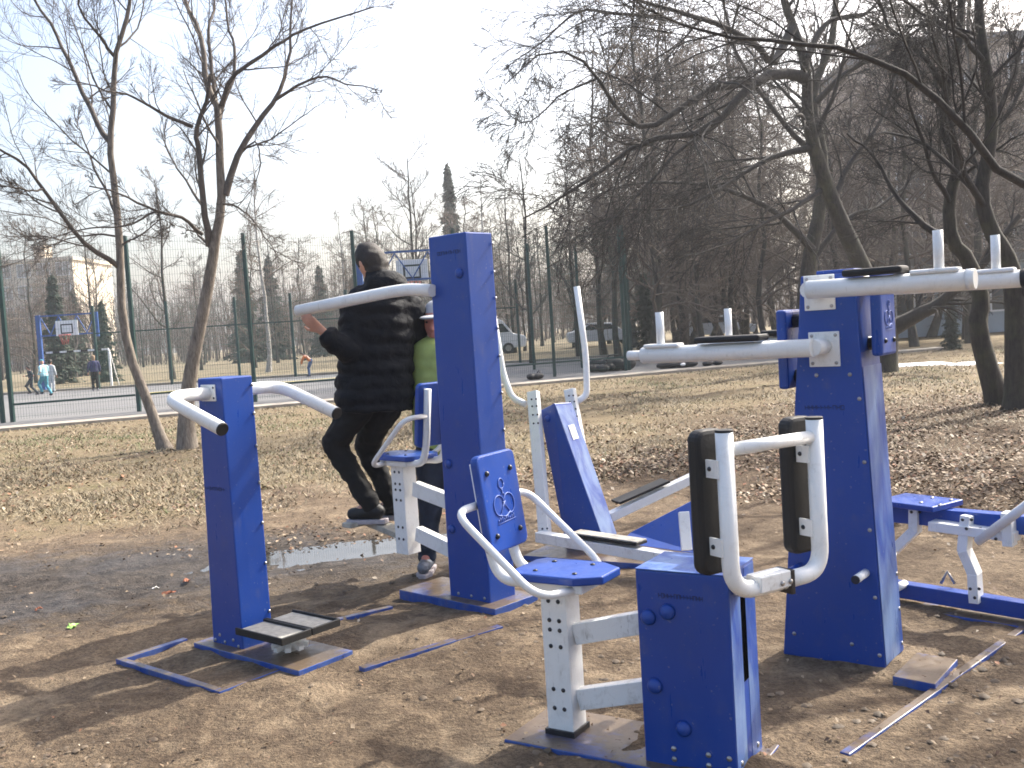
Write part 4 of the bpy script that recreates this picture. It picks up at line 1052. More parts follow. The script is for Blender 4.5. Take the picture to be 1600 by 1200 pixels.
# ---- knee raise station (right): tapered column, two pairs of arm bars
Y4 = rad(-38)
m4 = root('knee_raise_station', (1.385, 4.215, 0), Y4, 'tapered blue column station with white arm rest bars on both sides', 'exercise machine')
W4 = m4.matrix_world.inverted()
def loc4(u, v, y): return W4 @ at(u, v, y)
p = tapered(MB(), (-.255, .185, -.12, .12), (-.10, .125, -.12, .12), 1.635).build('column', 'blue', m4, .006)
def wedge_f(z): return .185 + (.125 - .185) * z / 1.66
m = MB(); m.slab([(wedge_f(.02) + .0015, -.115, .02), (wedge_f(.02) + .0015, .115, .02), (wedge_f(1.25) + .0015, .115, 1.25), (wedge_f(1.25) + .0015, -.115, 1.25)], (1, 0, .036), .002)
m.build('front_sheet', 'blue_faded_lit', p)  # chalky wear, with sunlit paleness put into the colour too
bolts(p, [(wedge_f(z) - .02, -.12, z) for z in (.06, .3, .58, .86, 1.12)] + [(-.2, -.12, .10), (.05, -.12, .09), (-.05, -.12, 1.22), (.09, -.12, 1.22)], (0, -1, 0), .009, .006)
bolts(p, [(wedge_f(z) + .003, .10, z) for z in (.05, .2, .35)], (1, 0, 0), .009, .006)
print_row(p, (-.105, -.1205, 1.075), (1, 0, 0), (0, -1, 0), .17, .018, 10, 11)
MB().box(-.04, .12, -.10, .10, 1.6355, 1.652).build('top_cap', 'blue', p, .004)
def station(z, f0, sgn, fl, far_x=0.0, tips=True):
    # sgn -1: bars run to the left/back, +1: right/front
    for rs_ in (-.25, .44):
        end = f0 + sgn * (fl + (far_x if rs_ > 0 else 0))
        q = MB().tube([(f0, rs_, z), (end, rs_, z - .006)], .037, 16).build('arm_bar', 'white', m4)
        if tips: MB().tube([(end + sgn * .0005, rs_, z - .004), (end + sgn * .075, rs_, z - .004)], .022, 14).build('bar_tip', 'white', q)
        else: MB().tube([(end + sgn * .0005, rs_, z - .004), (end + sgn * .03, rs_, z - .004)], .038, 14).build('bar_tip', 'white' if rs_ < 0 else 'black_rubber', q)
        pf = end - sgn * .095
        MB().tube([(pf, rs_, z + .02), (pf, rs_, z + .185)], .0185, 14).build('hand_peg', 'white', m4)
        MB().box(*sorted((pf - sgn * .10, pf + sgn * .075)), rs_ - .034, rs_ + .034, z + .026, z + .044).build('peg_saddle', 'white', m4, .008)
        a, b_ = sorted((f0 + sgn * (fl * .26), f0 + sgn * (fl * .64)))
        MB().box(a, b_, rs_ - .055, rs_ + .055, z + .038, z + .066).build('elbow_pad', 'black_rubber', m4, .010)
        sd = 1 if rs_ > 0 else -1
        a, b_ = sorted((sd * .1205, sd * .129))
        pl = MB().box(f0 - .065 * 1, f0 + .065, a, b_, z - .085, z + .06).build('flange', 'white', m4, .003)
        bolts(pl, [(f0 + x_, sd * .129, z + z_) for x_ in (-.05, .05) for z_ in (-.07, .045)], (0, sd, 0), .008, .006, 'steel')
        MB().tube([(f0, sd * .13, z), (f0, rs_, z)], .034, 14).build('bar_stub', 'white', m4)
station(1.340, -.01, -1, .79)
station(1.575, -.02, 1, .60, .05, False)
for f, sgn, z0_, z1_ in ((-.185, -1, 1.16, 1.50), (.172, 1, 1.29, 1.64)):
    m = MB(); a, b_ = sorted((f, f + sgn * .045)); m.box(a, b_, -.095, .095, z0_, z1_)
    bp = m.build('back_pad', 'blue', m4, .012)
    fx = f + sgn * .045
    bolts(bp, [(fx, r, z) for r in (-.055, .055) for z in (z0_ + .06, z1_ - .06)], (sgn, 0, 0), .011, .010, 'dark_bolt')
    logo(bp, (fx + sgn * .0005, 0, z0_ + .13), (0, sgn, 0), (0, 0, 1), (sgn, 0, 0), .075)
    for z in (z0_ + .05, z1_ - .05):
        MB().tube([(f, 0, z), (0.0, 0, z)], .03, 10).build('pad_spacer', 'dark_bolt', m4)
for f, r, mt in ((-.16, -1, 'blue'), (.12, -1, 'white'), (.12, 1, 'white'), (-.16, 1, 'blue')):
    a = D((f, r * .12, .40)); b_ = D((f, r * .24, .40))
    q = MB().tube([a, b_], .0175, 12).build('step_peg', mt, m4)
    MB().tube([b_ + D((0, r * .0005, 0)), b_ + D((0, r * .006, 0))], .0178, 12).build('end_cap', 'dark_bolt', q)
A, B, C_ = gr(1395, 1072), gr(1462, 1085), gr(1497, 1045)
m = MB(); n_ = D((0, 0, 1)); Dc = A + (C_ - B)
m.hexa([q + n_ * -.03 for q in (A, B, C_, Dc)], [q + n_ * .04 for q in (A, B, C_, Dc)]); m.build('base_block', 'blue_plate', m4, .003, local=False)
A, B = gr(1320, 1186), gr(1640, 957)
MB().bar(A + D((0, 0, .004)), B + D((0, 0, .004)), .035, .035).build('ground_rail', 'blue_plate', m4, .003, local=False)

# ---- bench trainer at the right edge
Y5 = rad(-44)
o5 = at(1410, 925, 4.95); o5.z = 0
m5 = root('bench_trainer', o5, Y5, 'low bench machine with blue beams and white bolted brackets at right edge', 'exercise machine')
W5 = m5.matrix_world.inverted()
def l5(u, v, y): return W5 @ at(u, v, y)
a = l5(1395, 918, 4.98); b_ = l5(1660, 962, 4.32)
MB().bar(a, b_, .07, .075).build('ground_beam', 'blue', m5, .004)
MB().bar(a + D((-.1, -.02, -.09)), b_ + D((.1, -.02, -.075)), .14, .05).build('ground_foot', 'blue_plate', m5, .004)
a = l5(1384, 800, 5.02); b_ = l5(1680, 826, 4.30)
MB().bar(a, b_, .075, .085).build('seat_beam', 'blue', m5, .004)
s0, s1 = l5(1400, 785, 4.98), l5(1482, 795, 4.74); s0.z = s1.z = (s0.z + s1.z) / 2 + .014
st = MB().bar(s0 - (s1 - s0) * .1, s1, .25, .028).build('seat', 'blue', m5, .005)
bolts(st, [s0.lerp(s1, t_) + D((0, r_, .014)) for t_ in (.6, .95) for r_ in (-.07, .07)], (0, 0, 1), .010, .007)
sf = D((0, -.048, 0))
def plate(pts, y, w, name='bracket'):
    q = [l5(*k, y) for k in pts]
    for i in range(len(q) - 1):
        pass
    return q
def strap(px, ys, w, name, mat='white'):
    pts = [l5(u, v, y) for (u, v), y in zip(px, ys)]
    m = MB()
    for i in range(len(pts) - 1):
        d_ = (pts[i + 1] - pts[i]); d_ = d_.normalized() * .012 if i < len(pts) - 2 else d_ * 0
        m.bar(pts[i] + D((0, -.002 * i, 0)), pts[i + 1] + d_ + D((0, -.002 * i, 0)), w, .045, (pts[i + 1] - pts[i]).cross(D((0, 1, 0))))
    return m.build(name, mat, m5, .003)
strap([(1430, 792), (1430, 828), (1370, 885)], [4.86, 4.86, 4.98], .065, 'swing_arm')
strap([(1512, 805), (1507, 858), (1523, 895), (1526, 940)], [4.62, 4.62, 4.60, 4.60], .075, 'swing_arm')
strap([(1456, 820), (1590, 838)], [4.74, 4.45], .085, 'link_plate')
strap([(1575, 800), (1578, 852)], [4.46, 4.46], .07, 'hanger')
MB().tube([l5(1528, 846, 4.55), l5(1660, 748, 4.2)], .021, 14).build('push_bar', 'white', m5)
for uv, y in (((1424, 800), 4.82), ((1437, 800), 4.82), ((1504, 812), 4.575), ((1518, 812), 4.575), ((1510, 826), 4.575), ((1516, 920), 4.56), ((1530, 920), 4.56), ((1523, 934), 4.56), ((1532, 826), 4.56), ((1556, 842), 4.48)):
    bolts(m5, [l5(*uv, y - .012)], (0, -1, 0), .008, .006, 'dark_bolt')
hk = [l5(1470, 912, 4.78), l5(1480, 893, 4.78), l5(1492, 912, 4.76)]
MB().tube(hk, .008, 8).build('hook', 'steel', m5)
MB().tube([l5(1414, 912, 4.9), l5(1398, 920, 4.84)], .02, 12).build('peg', 'white', m5)

# ---- ski walker behind
Y6 = rad(-30)
o6 = at(905, 866, 6.45); o6.z = 0
m6 = root('ski_walker', o6, Y6, 'leaning blue ski walker machine with tall white curved hand levers', 'exercise machine')
W6 = m6.matrix_world.inverted()
def l6(u, v, y): return W6 @ at(u, v, y)
def quad_prism(px_b, px_t): return [l6(*q) for q in px_b], [l6(*q) for q in px_t]
bl, bc, brr, bk = (886, 862, 6.48), (944, 848, 6.28), (965, 838, 6.42), (905, 850, 6.62)
tl_, tc, tr, tk = (843, 642, 6.62), (866, 630, 6.50), (893, 628, 6.66), (868, 640, 6.80)
m = MB(); m.hexa([l6(*q) for q in (bl, bc, brr, bk)], [l6(*q) for q in (tl_, tc, tr, tk)])
p = m.build('column', 'blue', m6, .006)
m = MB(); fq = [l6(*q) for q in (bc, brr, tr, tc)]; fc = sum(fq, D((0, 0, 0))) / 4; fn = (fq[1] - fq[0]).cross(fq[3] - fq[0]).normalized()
m.slab([fc + (q - fc) * .96 + fn * .001 for q in fq], fn, .0015); m.build('front_sheet', 'blue_faded_lit', p)  # pale sheet paints the sunlit side into its colour
n_c = (l6(*bc) + l6(*brr) + l6(*tr) + l6(*tc)) / 4
e1 = (l6(*brr) - l6(*bc)).normalized(); e2 = (l6(*tc) - l6(*bc)).normalized(); nn = e1.cross(e2).normalized()
q0 = l6(*tc).lerp(l6(*tr), .3).lerp(l6(*bc).lerp(l6(*brr), .3), .17)
m = MB(); m.slab([q + nn * .004 for q in (q0, q0 + e1 * .07, q0 + e1 * .07 - e2 * .10, q0 - e2 * .10)], nn, .002); m.build('sticker', 'label_white', p)
MB().dome(l6(*tl_).lerp(l6(*tc), .45).lerp(l6(*bl), .08) , (W6.to_3x3() @ D((-.5, -.85, 0))), .024, .02, 12).build('cover_cap', 'blue', p)
for top, bot, ht, col_ in (((833, 612, 6.62), (852, 838, 6.32), [(822, 632, 6.62), (800, 622, 6.66), (786, 585, 6.70), (762, 440, 6.76)], 0),
                            ((890, 608, 6.98), (925, 800, 6.80), [(900, 628, 6.98), (917, 618, 7.0), (916, 560, 7.02), (901, 448, 7.06)], 1)):
    lv = MB().bar(l6(*bot), l6(*top), .075, .05, W6.to_3x3() @ D((.5, .85, 0))).build('lever', 'white', m6, .004)
    MB().tube(fillet([l6(*q) for q in ht], .14, 7), .0225, 14).build('hand_bar', 'white', m6)
    d_ = l6(*top) - l6(*bot)
    for t_ in (.03, .06, .95, .90, .84, .78):
        for sgn in (-.015, .015):
            q = l6(*bot) + d_ * t_ + W6.to_3x3() @ D((sgn, -.042, 0))
            bolts(lv, [q], W6.to_3x3() @ D((-.2, -1, 0)), .007, .006, 'dark_bolt')
MB().bar(l6(842, 838, 6.30), l6(1090, 880, 5.45), .075, .065).build('pedal_beam', 'white_scuffed', m6, .004)
a, b_ = l6(900, 836, 6.08), l6(1003, 850, 5.74)
pd = MB().bar(a + D((0, 0, .022)), b_ + D((0, 0, .018)), .10, .010).build('foot_plate', 'worn_pad', m6, .003)
MB().bar(a + D((0, 0, .004)), b_ + D((0, 0, .004)), .11, .014).build('plate_rim', 'black_rubber', pd, .003)
MB().bar(l6(952, 808, 6.72), l6(1100, 738, 6.98), .075, .06).build('pedal_beam', 'white', m6, .004)
a, b_ = l6(962, 786, 6.76), l6(1040, 752, 6.90)
MB().bar(a + D((0, 0, .006)), b_ + D((0, 0, .006)), .13, .018).build('foot_plate', 'black_rubber', m6, .003)
m = MB(); a0, a1, a2, a3 = l6(968, 848, 6.2), l6(1105, 868, 5.75), l6(1105, 770, 6.15), l6(985, 832, 6.3)
m.slab([a0, a1, a2, a3], (0, 1, 0), .10); m.build('guard_box', 'blue', m6, .005)
MB().bar(l6(1073, 860, 5.72), l6(1068, 800, 5.78), .06, .06).build('support_post', 'white', m6, .004)
m = MB(); m.hexa([D((-.25, -.30, -.03)), D((.85, -.30, -.03)), D((.85, .30, -.03)), D((-.25, .30, -.03))], [D((-.25, -.30, .035)), D((.85, -.30, .035)), D((.85, .30, .035)), D((-.25, .30, .035))])
m.build('base_plate', 'blue_plate', m6, .004)
# ------------------------------------------------------------------ people
def cap_(m, p0, r0, p1, r1, n=12, flat=None):
    p0, p1 = Vector(p0), Vector(p1); d = p1 - p0
    if d.length < 1e-6: d = Vector((0, 0, 1e-4))
    dn = d.normalized(); pts, rr = [], []
    for a in (-85, -60, -30): pts.append(p0 + dn * (r0 * math.sin(rad(a)))); rr.append(r0 * math.cos(rad(a)))
    pts.append(p0); rr.append(r0); pts.append(p0.lerp(p1, .5)); rr.append((r0 + r1) / 2); pts.append(p1); rr.append(r1)
    for a in (30, 60, 85): pts.append(p1 + dn * (r1 * math.sin(rad(a)))); rr.append(r1 * math.cos(rad(a)))
    m.tube(pts, rr, n); return m
def ell(m, c, rx, ry, rz, M=None, n=14):
    c = Vector(c); M = M or Matrix.Identity(3); k = n // 2 + 1; o = len(m.v)
    for i in range(1, k):
        ph = math.pi * i / k
        for j in range(n):
            th = 2 * math.pi * j / n; m.v.append(c + M @ Vector((rx * math.sin(ph) * math.cos(th), ry * math.sin(ph) * math.sin(th), rz * math.cos(ph))))
    for i in range(k - 2):
        for j in range(n): m.f.append((o + i * n + j, o + (i + 1) * n + j, o + (i + 1) * n + (j + 1) % n, o + i * n + (j + 1) % n)); m.sm.append(True)
    m.f.append(tuple(o + j for j in range(n))); m.sm.append(True); b = o + (k - 2) * n; m.f.append(tuple(b + j for j in range(n))[::-1]); m.sm.append(True)
    return m
def remesh(m, name, mat, parent, vox, smooth=4, crease=0.0):
    me = bpy.data.meshes.new('tmp'); inv = parent.matrix_world.inverted()
    me.from_pydata([(inv @ Vector(v))[:] for v in m.v], [], m.f)
    bm = bmesh.new(); bm.from_mesh(me); bmesh.ops.recalc_face_normals(bm, faces=bm.faces); bm.to_mesh(me); bm.free()
    tmp = bpy.data.objects.new('tmp', me); COL.objects.link(tmp)
    md = tmp.modifiers.new('r', 'REMESH'); md.mode = 'VOXEL'; md.voxel_size = vox; md.use_smooth_shade = True
    if smooth: sm = tmp.modifiers.new('s', 'SMOOTH'); sm.iterations = smooth; sm.factor = .5
    dg = bpy.context.evaluated_depsgraph_get(); me2 = bpy.data.meshes.new_from_object(tmp.evaluated_get(dg)); me2.name = name
    bpy.data.objects.remove(tmp); bpy.data.meshes.remove(me)
    if crease:
        n_ = len(me2.vertices); co_ = np.empty(n_ * 3, np.float32); no_ = np.empty(n_ * 3, np.float32)
        me2.vertices.foreach_get('co', co_); me2.vertices.foreach_get('normal', no_); co_ = co_.reshape(-1, 3); no_ = no_.reshape(-1, 3)
        w_ = np.array([noise.noise(Vector((float(c[0]) * 9, float(c[1]) * 9, float(c[2]) * 14))) + .6 * noise.noise(Vector((float(c[0]) * 22, float(c[1]) * 22, float(c[2]) * 30))) for c in co_])
        co_ += no_ * (w_ * crease)[:, None]; me2.vertices.foreach_set('co', co_.astype(np.float32).ravel()); me2.update()
    me2.materials.clear(); me2.materials.append(MATS[mat])
    me2.polygons.foreach_set('use_smooth', np.ones(len(me2.polygons), bool))
    o = bpy.data.objects.new(name, me2); COL.objects.link(o); o.parent = parent; return o
def hand(m, wrist, tip, palm_n, s=1.0, curl=.6, thumb=1):
    """palm and five fingers; wrist -> tip is the palm direction, palm_n the way the palm faces"""
    w = Vector(wrist); d = (Vector(tip) - w).normalized(); n = Vector(palm_n); n = (n - d * n.dot(d)).normalized(); b = d.cross(n).normalized() * thumb
    for k, (off, ln) in enumerate(((.030, .070), (.010, .080), (-.010, .075), (-.029, .058))):
        k0 = w + d * (.085 * s) + b * (off * s); cap_(m, w + b * (off * .6 * s), .013 * s, k0, .0115 * s, 8)
        p1 = k0 + (d * math.cos(curl * .5) + n * math.sin(curl * .5)) * (ln * .5 * s); p2 = p1 + (d * math.cos(curl * 1.7) + n * math.sin(curl * 1.7)) * (ln * .5 * s)
        cap_(m, k0, .0095 * s, p1, .009 * s, 8); cap_(m, p1, .009 * s, p2, .0075 * s, 8)
    t0 = w + d * (.025 * s) + b * (.03 * s); t1 = t0 + (d * .6 + b * .7 + n * .3).normalized() * (.045 * s); t2 = t1 + (d * .9 + b * .15 + n * .5).normalized() * (.032 * s)
    cap_(m, w + d * .01, .014 * s, t0, .013 * s, 8); cap_(m, t0, .012 * s, t1, .010 * s, 8); cap_(m, t1, .010 * s, t2, .008 * s, 8)
def person(label, J, s, mats, face, vox=.012, puffer=False, cap=None, vest=None, group=None, face_detail=False, hand_s=1.0, hair=True):
    J = {k: Vector(v) for k, v in J.items()}
    base = Vector((J['pelvis'].x, J['pelvis'].y, min(J['toL'].z, J['toR'].z) - .04 * s))
    rt = root('person', base, 0, label, 'person', group)
    fv = Vector(face).normalized(); sv = Vector((fv.y, -fv.x, 0)).normalized(); up = (J['head'] - J['neck']).normalized()
    M = Matrix((sv, fv, up)).transposed()
    hd = J['head']
    m = MB(); ell(m, hd, .080 * s, .098 * s, .118 * s, M, 16); ell(m, hd + fv * .02 * s - up * .06 * s, .058 * s, .068 * s, .065 * s, M)
    for q in (-1, 1): ell(m, hd + sv * (q * .077 * s) - up * .01 * s, .012 * s, .024 * s, .034 * s, M, 8)
    cap_(m, hd + fv * .09 * s - up * .0 * s, .010 * s, hd + fv * .102 * s - up * .03 * s, .016 * s, 8)
    ell(m, hd + fv * .082 * s - up * .065 * s, .026 * s, .012 * s, .010 * s, M, 8)
    cap_(m, J['neck'], .055 * s, hd - up * .05 * s, .050 * s)
    pel, ch = J['pelvis'], J['neck'] - (J['neck'] - J['pelvis']).normalized() * .10 * s
    bs = (J['shR'] - J['shL']).normalized()
    for q in (-.07, .07): cap_(m, pel + bs * q * s, .10 * s, ch + bs * q * 1.1 * s, .10 * s)
    for a in 'LR':
        cap_(m, ch, .08 * s, J['sh' + a], .055 * s); cap_(m, J['sh' + a], .050 * s, J['el' + a], .040 * s); cap_(m, J['el' + a], .040 * s, J['ha' + a], .026 * s)
        fd = (J['ha' + a] - J['el' + a]).normalized(); hand(m, J['ha' + a], J['ha' + a] + fd, J.get('pn' + a, fv), s * hand_s, .7, 1 if a == 'L' else -1)
        cap_(m, pel + bs * (.09 * s if a == 'R' else -.09 * s), .085 * s, J['kn' + a], .052 * s); cap_(m, J['kn' + a], .050 * s, J['an' + a], .036 * s); cap_(m, J['an' + a], .034 * s, J['an' + a].lerp(J['to' + a], .6), .022 * s)
    remesh(m, 'body', mats['skin'], rt, min(vox, .009 * s) if vox < .014 else vox, 3)
    # trousers
    m = MB()
    for q in (-.06, .06): ell(m, pel + bs * q * s + Vector((0, 0, .02 * s)), .115 * s, .115 * s, .13 * s)
    for a in 'LR':
        h0 = pel + bs * (.085 * s if a == 'R' else -.085 * s) - Vector((0, 0, .03 * s))
        cap_(m, h0, .105 * s, J['kn' + a], .078 * s); cap_(m, J['kn' + a], .072 * s, J['an' + a] - Vector((0, 0, .0 * s)), .064 * s)
        k_, n_ = J['kn' + a], J['an' + a]
        for t_ in (.62, .75, .88): ell(m, k_.lerp(n_, t_), .068 * s, .068 * s, .022 * s)
    remesh(m, 'trousers', mats['legs'], rt, vox, 2, .012 * s)
    # jacket: lofted torso and sleeves, quilted in rows when it is a puffer
    m = MB()
    K = Matrix((bs, Vector((-bs.y, bs.x, 0)).normalized(), Vector((0, 0, 1)))).transposed()
    top, bot = J['neck'] + Vector((0, 0, .01 * s)), pel - Vector((0, 0, .075 * s if puffer else .02 * s))
    prof = [(0, .085, .085), (.07, .14, .10), (.16, .190, .135), (.35, .208, .150), (.6, .205, .152), (.8, .212, .156), (.93, .218, .160), (1, .205, .150)]
    def pr(t_):
        for (a0, b0, c0), (a1, b1, c1) in zip(prof, prof[1:]):
            if t_ <= a1: k_ = (t_ - a0) / (a1 - a0); return b0 + (b1 - b0) * k_, c0 + (c1 - c0) * k_
        return prof[-1][1:]
    n_r, n_s = (72, 30) if puffer else (24, 20); o0 = len(m.v); gw = 1.06 if puffer else .86
    for i in range(n_r + 1):
        t_ = i / n_r; a_, b_ = pr(t_); c = top.lerp(bot, t_)
        pf = (abs(math.sin(math.pi * t_ * 8.5)) ** .6 * .019 - .006) if puffer and t_ > .06 else 0
        for k in range(n_s):
            th = 2 * math.pi * k / n_s; q = .82 * (1 if abs(math.cos(th)) > .2 else .985)
            ca, sa = math.cos(th), math.sin(th); e_ = (abs(ca) ** 2.5 + abs(sa) ** 2.5) ** (-1 / 2.5)
            m.v.append(c + K @ Vector((ca * e_ * (a_ * gw + pf) * s, sa * e_ * (b_ * gw + pf) * s, 0)))
    for i in range(n_r):
        for k in range(n_s): m.f.append((o0 + i * n_s + k, o0 + i * n_s + (k + 1) % n_s, o0 + (i + 1) * n_s + (k + 1) % n_s, o0 + (i + 1) * n_s + k)); m.sm.append(True)
    m.f.append(tuple(o0 + k for k in range(n_s))); m.sm.append(True); m.f.append(tuple(o0 + n_r * n_s + k for k in range(n_s))[::-1]); m.sm.append(True)
    if puffer:
        cap_(m, J['neck'] - fv * .02, .098 * s, J['neck'] + up * .055 * s - fv * .02, .088 * s); ell(m, J['neck'] - fv * .075 * s - Vector((0, 0, .0)), .135 * s, .075 * s, .085 * s, K)
    for a in 'LR':
        g_ = 1.0 if puffer else .8
        path = [J['neck'].lerp(J['sh' + a], .45) - Vector((0, 0, .05 * s)), J['sh' + a] - Vector((0, 0, .01 * s)), J['el' + a], J['el' + a].lerp(J['ha' + a], .93)]
        path = fillet(path, .09 * s, 5); lens = [0.0]
        for p_, q_ in zip(path, path[1:]): lens.append(lens[-1] + (q_ - p_).length)
        fine, rr = [], []; N_ = 56 if puffer else 18
        for i in range(N_ + 1):
            d_ = lens[-1] * i / N_; k = max(x for x in range(len(lens)) if lens[x] <= d_ + 1e-9); k = min(k, len(path) - 2)
            fine.append(path[k].lerp(path[k + 1], (d_ - lens[k]) / max(1e-6, lens[k + 1] - lens[k]))); t_ = i / N_
            pf = (abs(math.sin(math.pi * t_ * 8)) ** .6 * .013) if puffer else 0
            rr.append(((.098 - .042 * t_) * g_ + pf) * s * (1 if t_ < .96 else .86))
        m.tube(fine, rr, 16)
    remesh(m, 'jacket', mats['top'], rt, vox, 1 if puffer else 3, .012 if puffer else .006 * s)
    if vest:
        m = MB()
        for i in range(9):
            c = top.lerp(bot, .1 + .1 * i); ell(m, c, .20 * s, .15 * s, .12 * s, K, 18)
        remesh(m, 'vest', vest, rt, vox, 3)
    # hair or cap
    m = MB(); ell(m, hd + up * .016 * s - fv * .012 * s, .090 * s, .104 * s, .118 * s, M, 18)
    if hair and not cap:
        ell(m, hd - up * .055 * s - fv * .038 * s, .080 * s, .066 * s, .075 * s, M)
    h_ = remesh(m, 'hair' if not cap else 'cap', cap or mats['hair'], rt, min(vox, .010), 2, 0.0 if cap else .008 * s)
    me = h_.data; bm = bmesh.new(); bm.from_mesh(me); inv = rt.matrix_world.inverted(); hl = inv @ hd; f3 = fv; u3 = up
    kill = [v for v in bm.verts if ((v.co - hl).dot(f3) > .055 * s and (v.co - hl).dot(u3) < .050 * s) or (cap and (v.co - hl).dot(u3) < .02 * s)]
    bmesh.ops.delete(bm, geom=kill, context='VERTS'); bm.to_mesh(me); bm.free()
    if cap:
        m = MB(); ell(m, hd + fv * .11 * s + up * .04 * s, .07 * s, .07 * s, .012 * s, M); remesh(m, 'cap_peak', cap, rt, .008, 1)
    for q in (-1, 1):
        m = MB(); ell(m, hd + fv * .083 * s + sv * (q * .032 * s) + up * .008 * s, .014 * s, .009 * s, .008 * s, M, 8); m.build('eye', 'dark_bolt', rt, local=False)
    for a in 'LR':
        an, to = J['an' + a], J['to' + a]; d = (to - an); d.z = 0; d.normalize(); zt_ = to.z
        m = MB(); hp = Vector((an.x, an.y, zt_)) - d * .05 * s
        cap_(m, hp + Vector((0, 0, .025 * s)), .046 * s, to + Vector((0, 0, .012 * s)) - d * .03 * s, .040 * s); cap_(m, hp + Vector((0, 0, .03 * s)) + d * .03 * s, .05 * s, an + Vector((0, 0, .015 * s)), .046 * s)
        sh = remesh(m, 'shoe', mats['shoe'], rt, min(vox, .012), 2)
        m = MB(); sdv = Vector((d.y, -d.x, 0)); A_ = hp - d * .055 * s; B_ = to + d * .012 * s; z0 = Vector((0, 0, -.048 * s))
        ol = [A_ - sdv * .035 * s, B_ - d * .06 * s - sdv * .05 * s, B_ - sdv * .02 * s, B_ + sdv * .02 * s, B_ - d * .06 * s + sdv * .05 * s, A_ + sdv * .035 * s]
        m.slab([q + z0 for q in ol], (0, 0, 1), .028 * s); so = m.build('sole', 'sole_pale', sh, .006, local=False)
        so.parent = sh; 
        inv = rt.matrix_world.inverted(); 
    # soles were built in world space: bring them to the person's own space
    for o in rt.children_recursive:
        if o.name.startswith('sole'):
            o.data.transform(Matrix.Translation(-base))
    return rt

# man in the black puffer jacket, standing on the foot rest with his back to us
dm = 6.05
def q6(u, v, dy=0.0): return at(u, v, dm + dy)
man = dict(head=q6(580, 410), neck=q6(592, 447, -.02), pelvis=q6(583, 622), shL=q6(556, 474, -.06), shR=q6(636, 474, .04), elL=q6(552, 556, -.16), haL=q6(502, 516, -.24),
           elR=q6(652, 556, .16), haR=q6(626, 540, .40), knL=q6(522, 694, .02), anL=q6(578, 786, .02), toL=q6(545, 806, .06), knR=q6(572, 700, .22), anR=q6(612, 782, .16), toR=q6(585, 799, .22), pnL=(.3, .9, .2))
person('person in a black puffer jacket and black trousers standing with back turned', man, 1.0,
       dict(skin='skin', top='puffer', legs='trousers_black', hair='hair_brown', shoe='shoe_black'), (-.72, .66, -.05), .011, True)
# second adult behind the tall column
d2 = 6.15
def q7(u, v, dy=0.0): return at(u, v, d2 + dy)
adult = dict(head=q7(682, 502), neck=q7(686, 540), pelvis=q7(695, 700), shL=q7(728, 572), shR=q7(655, 570), elL=q7(742, 640), haL=q7(738, 700, -.05), elR=q7(676, 632, .12), haR=q7(690, 690, -.05),
             knL=q7(722, 795), anL=q7(726, 880), toL=q7(732, 902, -.14), knR=q7(672, 795), anR=q7(668, 878, .0), toR=q7(660, 896, -.16))
gm = min(adult['toL'].z, adult['toR'].z) - .05
for k in ('toL', 'toR'): adult[k].z = .052
for k in ('anL', 'anR'): adult[k].z = .12
person('person in jeans, grey cap and yellow green vest mostly hidden behind the tallest column', adult, 1.0,
       dict(skin='skin_red', top='cloth_dark', legs='denim', hair='hair_brown', shoe='shoe_grey'), (-.25, -.95, -.12), .012, False, 'cap_grey', 'hi_vis')
def child(label, u, v, y_, h, fdir, mats, pose, grp=None, cap=None):
    s = h / 1.72; g0 = gr(u, v); g0 = Vector((g0.x * y_ / g0.y, y_, .012)); f_ = Vector((fdir[0], fdir[1], 0)).normalized(); sd = Vector((f_.y, -f_.x, 0))
    def q(a, b, c): return g0 + (sd * a + f_ * b + Vector((0, 0, c))) * s
    J = dict(head=q(0, .03, 1.60), neck=q(0, 0, 1.44), pelvis=q(0, 0, .93), shL=q(-.18, 0, 1.38), shR=q(.18, 0, 1.38), elL=q(-.26, .02, 1.10), haL=q(-.26, .12, .88), elR=q(.26, .02, 1.10), haR=q(.26, .10, .88),
             knL=q(-.10, .03, .50), anL=q(-.10, 0, .10), toL=q(-.11, .15, .05), knR=q(.10, .03, .50), anR=q(.10, 0, .10), toR=q(.11, .15, .05))
    for k, p_ in pose.items(): J[k] = q(*p_)
    person(label, J, s, mats, f_, .017, False, cap, None, grp)
run = dict(knL=(-.1, .28, .56), anL=(-.1, .10, .22), toL=(-.1, .24, .14), knR=(.1, .02, .48), anR=(.1, -.28, .13), toR=(.1, -.14, .06), elL=(-.27, -.14, 1.12), haL=(-.24, .06, 1.0), elR=(.27, .08, 1.12), haR=(.2, .30, 1.12), head=(0, .10, 1.58), neck=(0, .06, 1.43))
S_ = lambda **k: dict(skin='skin', hair='hair_brown', shoe='shoe_black', **k)
child('child in dark clothes running on the court, leftmost of the group', 51, 618, 38.6, 1.18, (-.9, -.4), S_(top='cloth_dark', legs='cloth_dark'), run)
child('child in light blue jacket and teal trousers running on the court', 72, 622, 37.2, 1.40, (-.8, .5), S_(top='cloth_sky', legs='cloth_teal'), run, None, 'cloth_teal')
child('child in pale grey clothes standing behind the light blue one', 82, 613, 40.2, 1.35, (.3, .9), S_(top='cloth_pale', legs='cloth_pale'), {})
child('child in navy jacket standing alone on the court below the backboard', 150, 612, 39.4, 1.42, (-.5, .8), dict(skin='skin', hair='hair_fair', shoe='shoe_grey', top='cloth_navy', legs='trousers_black'), {})
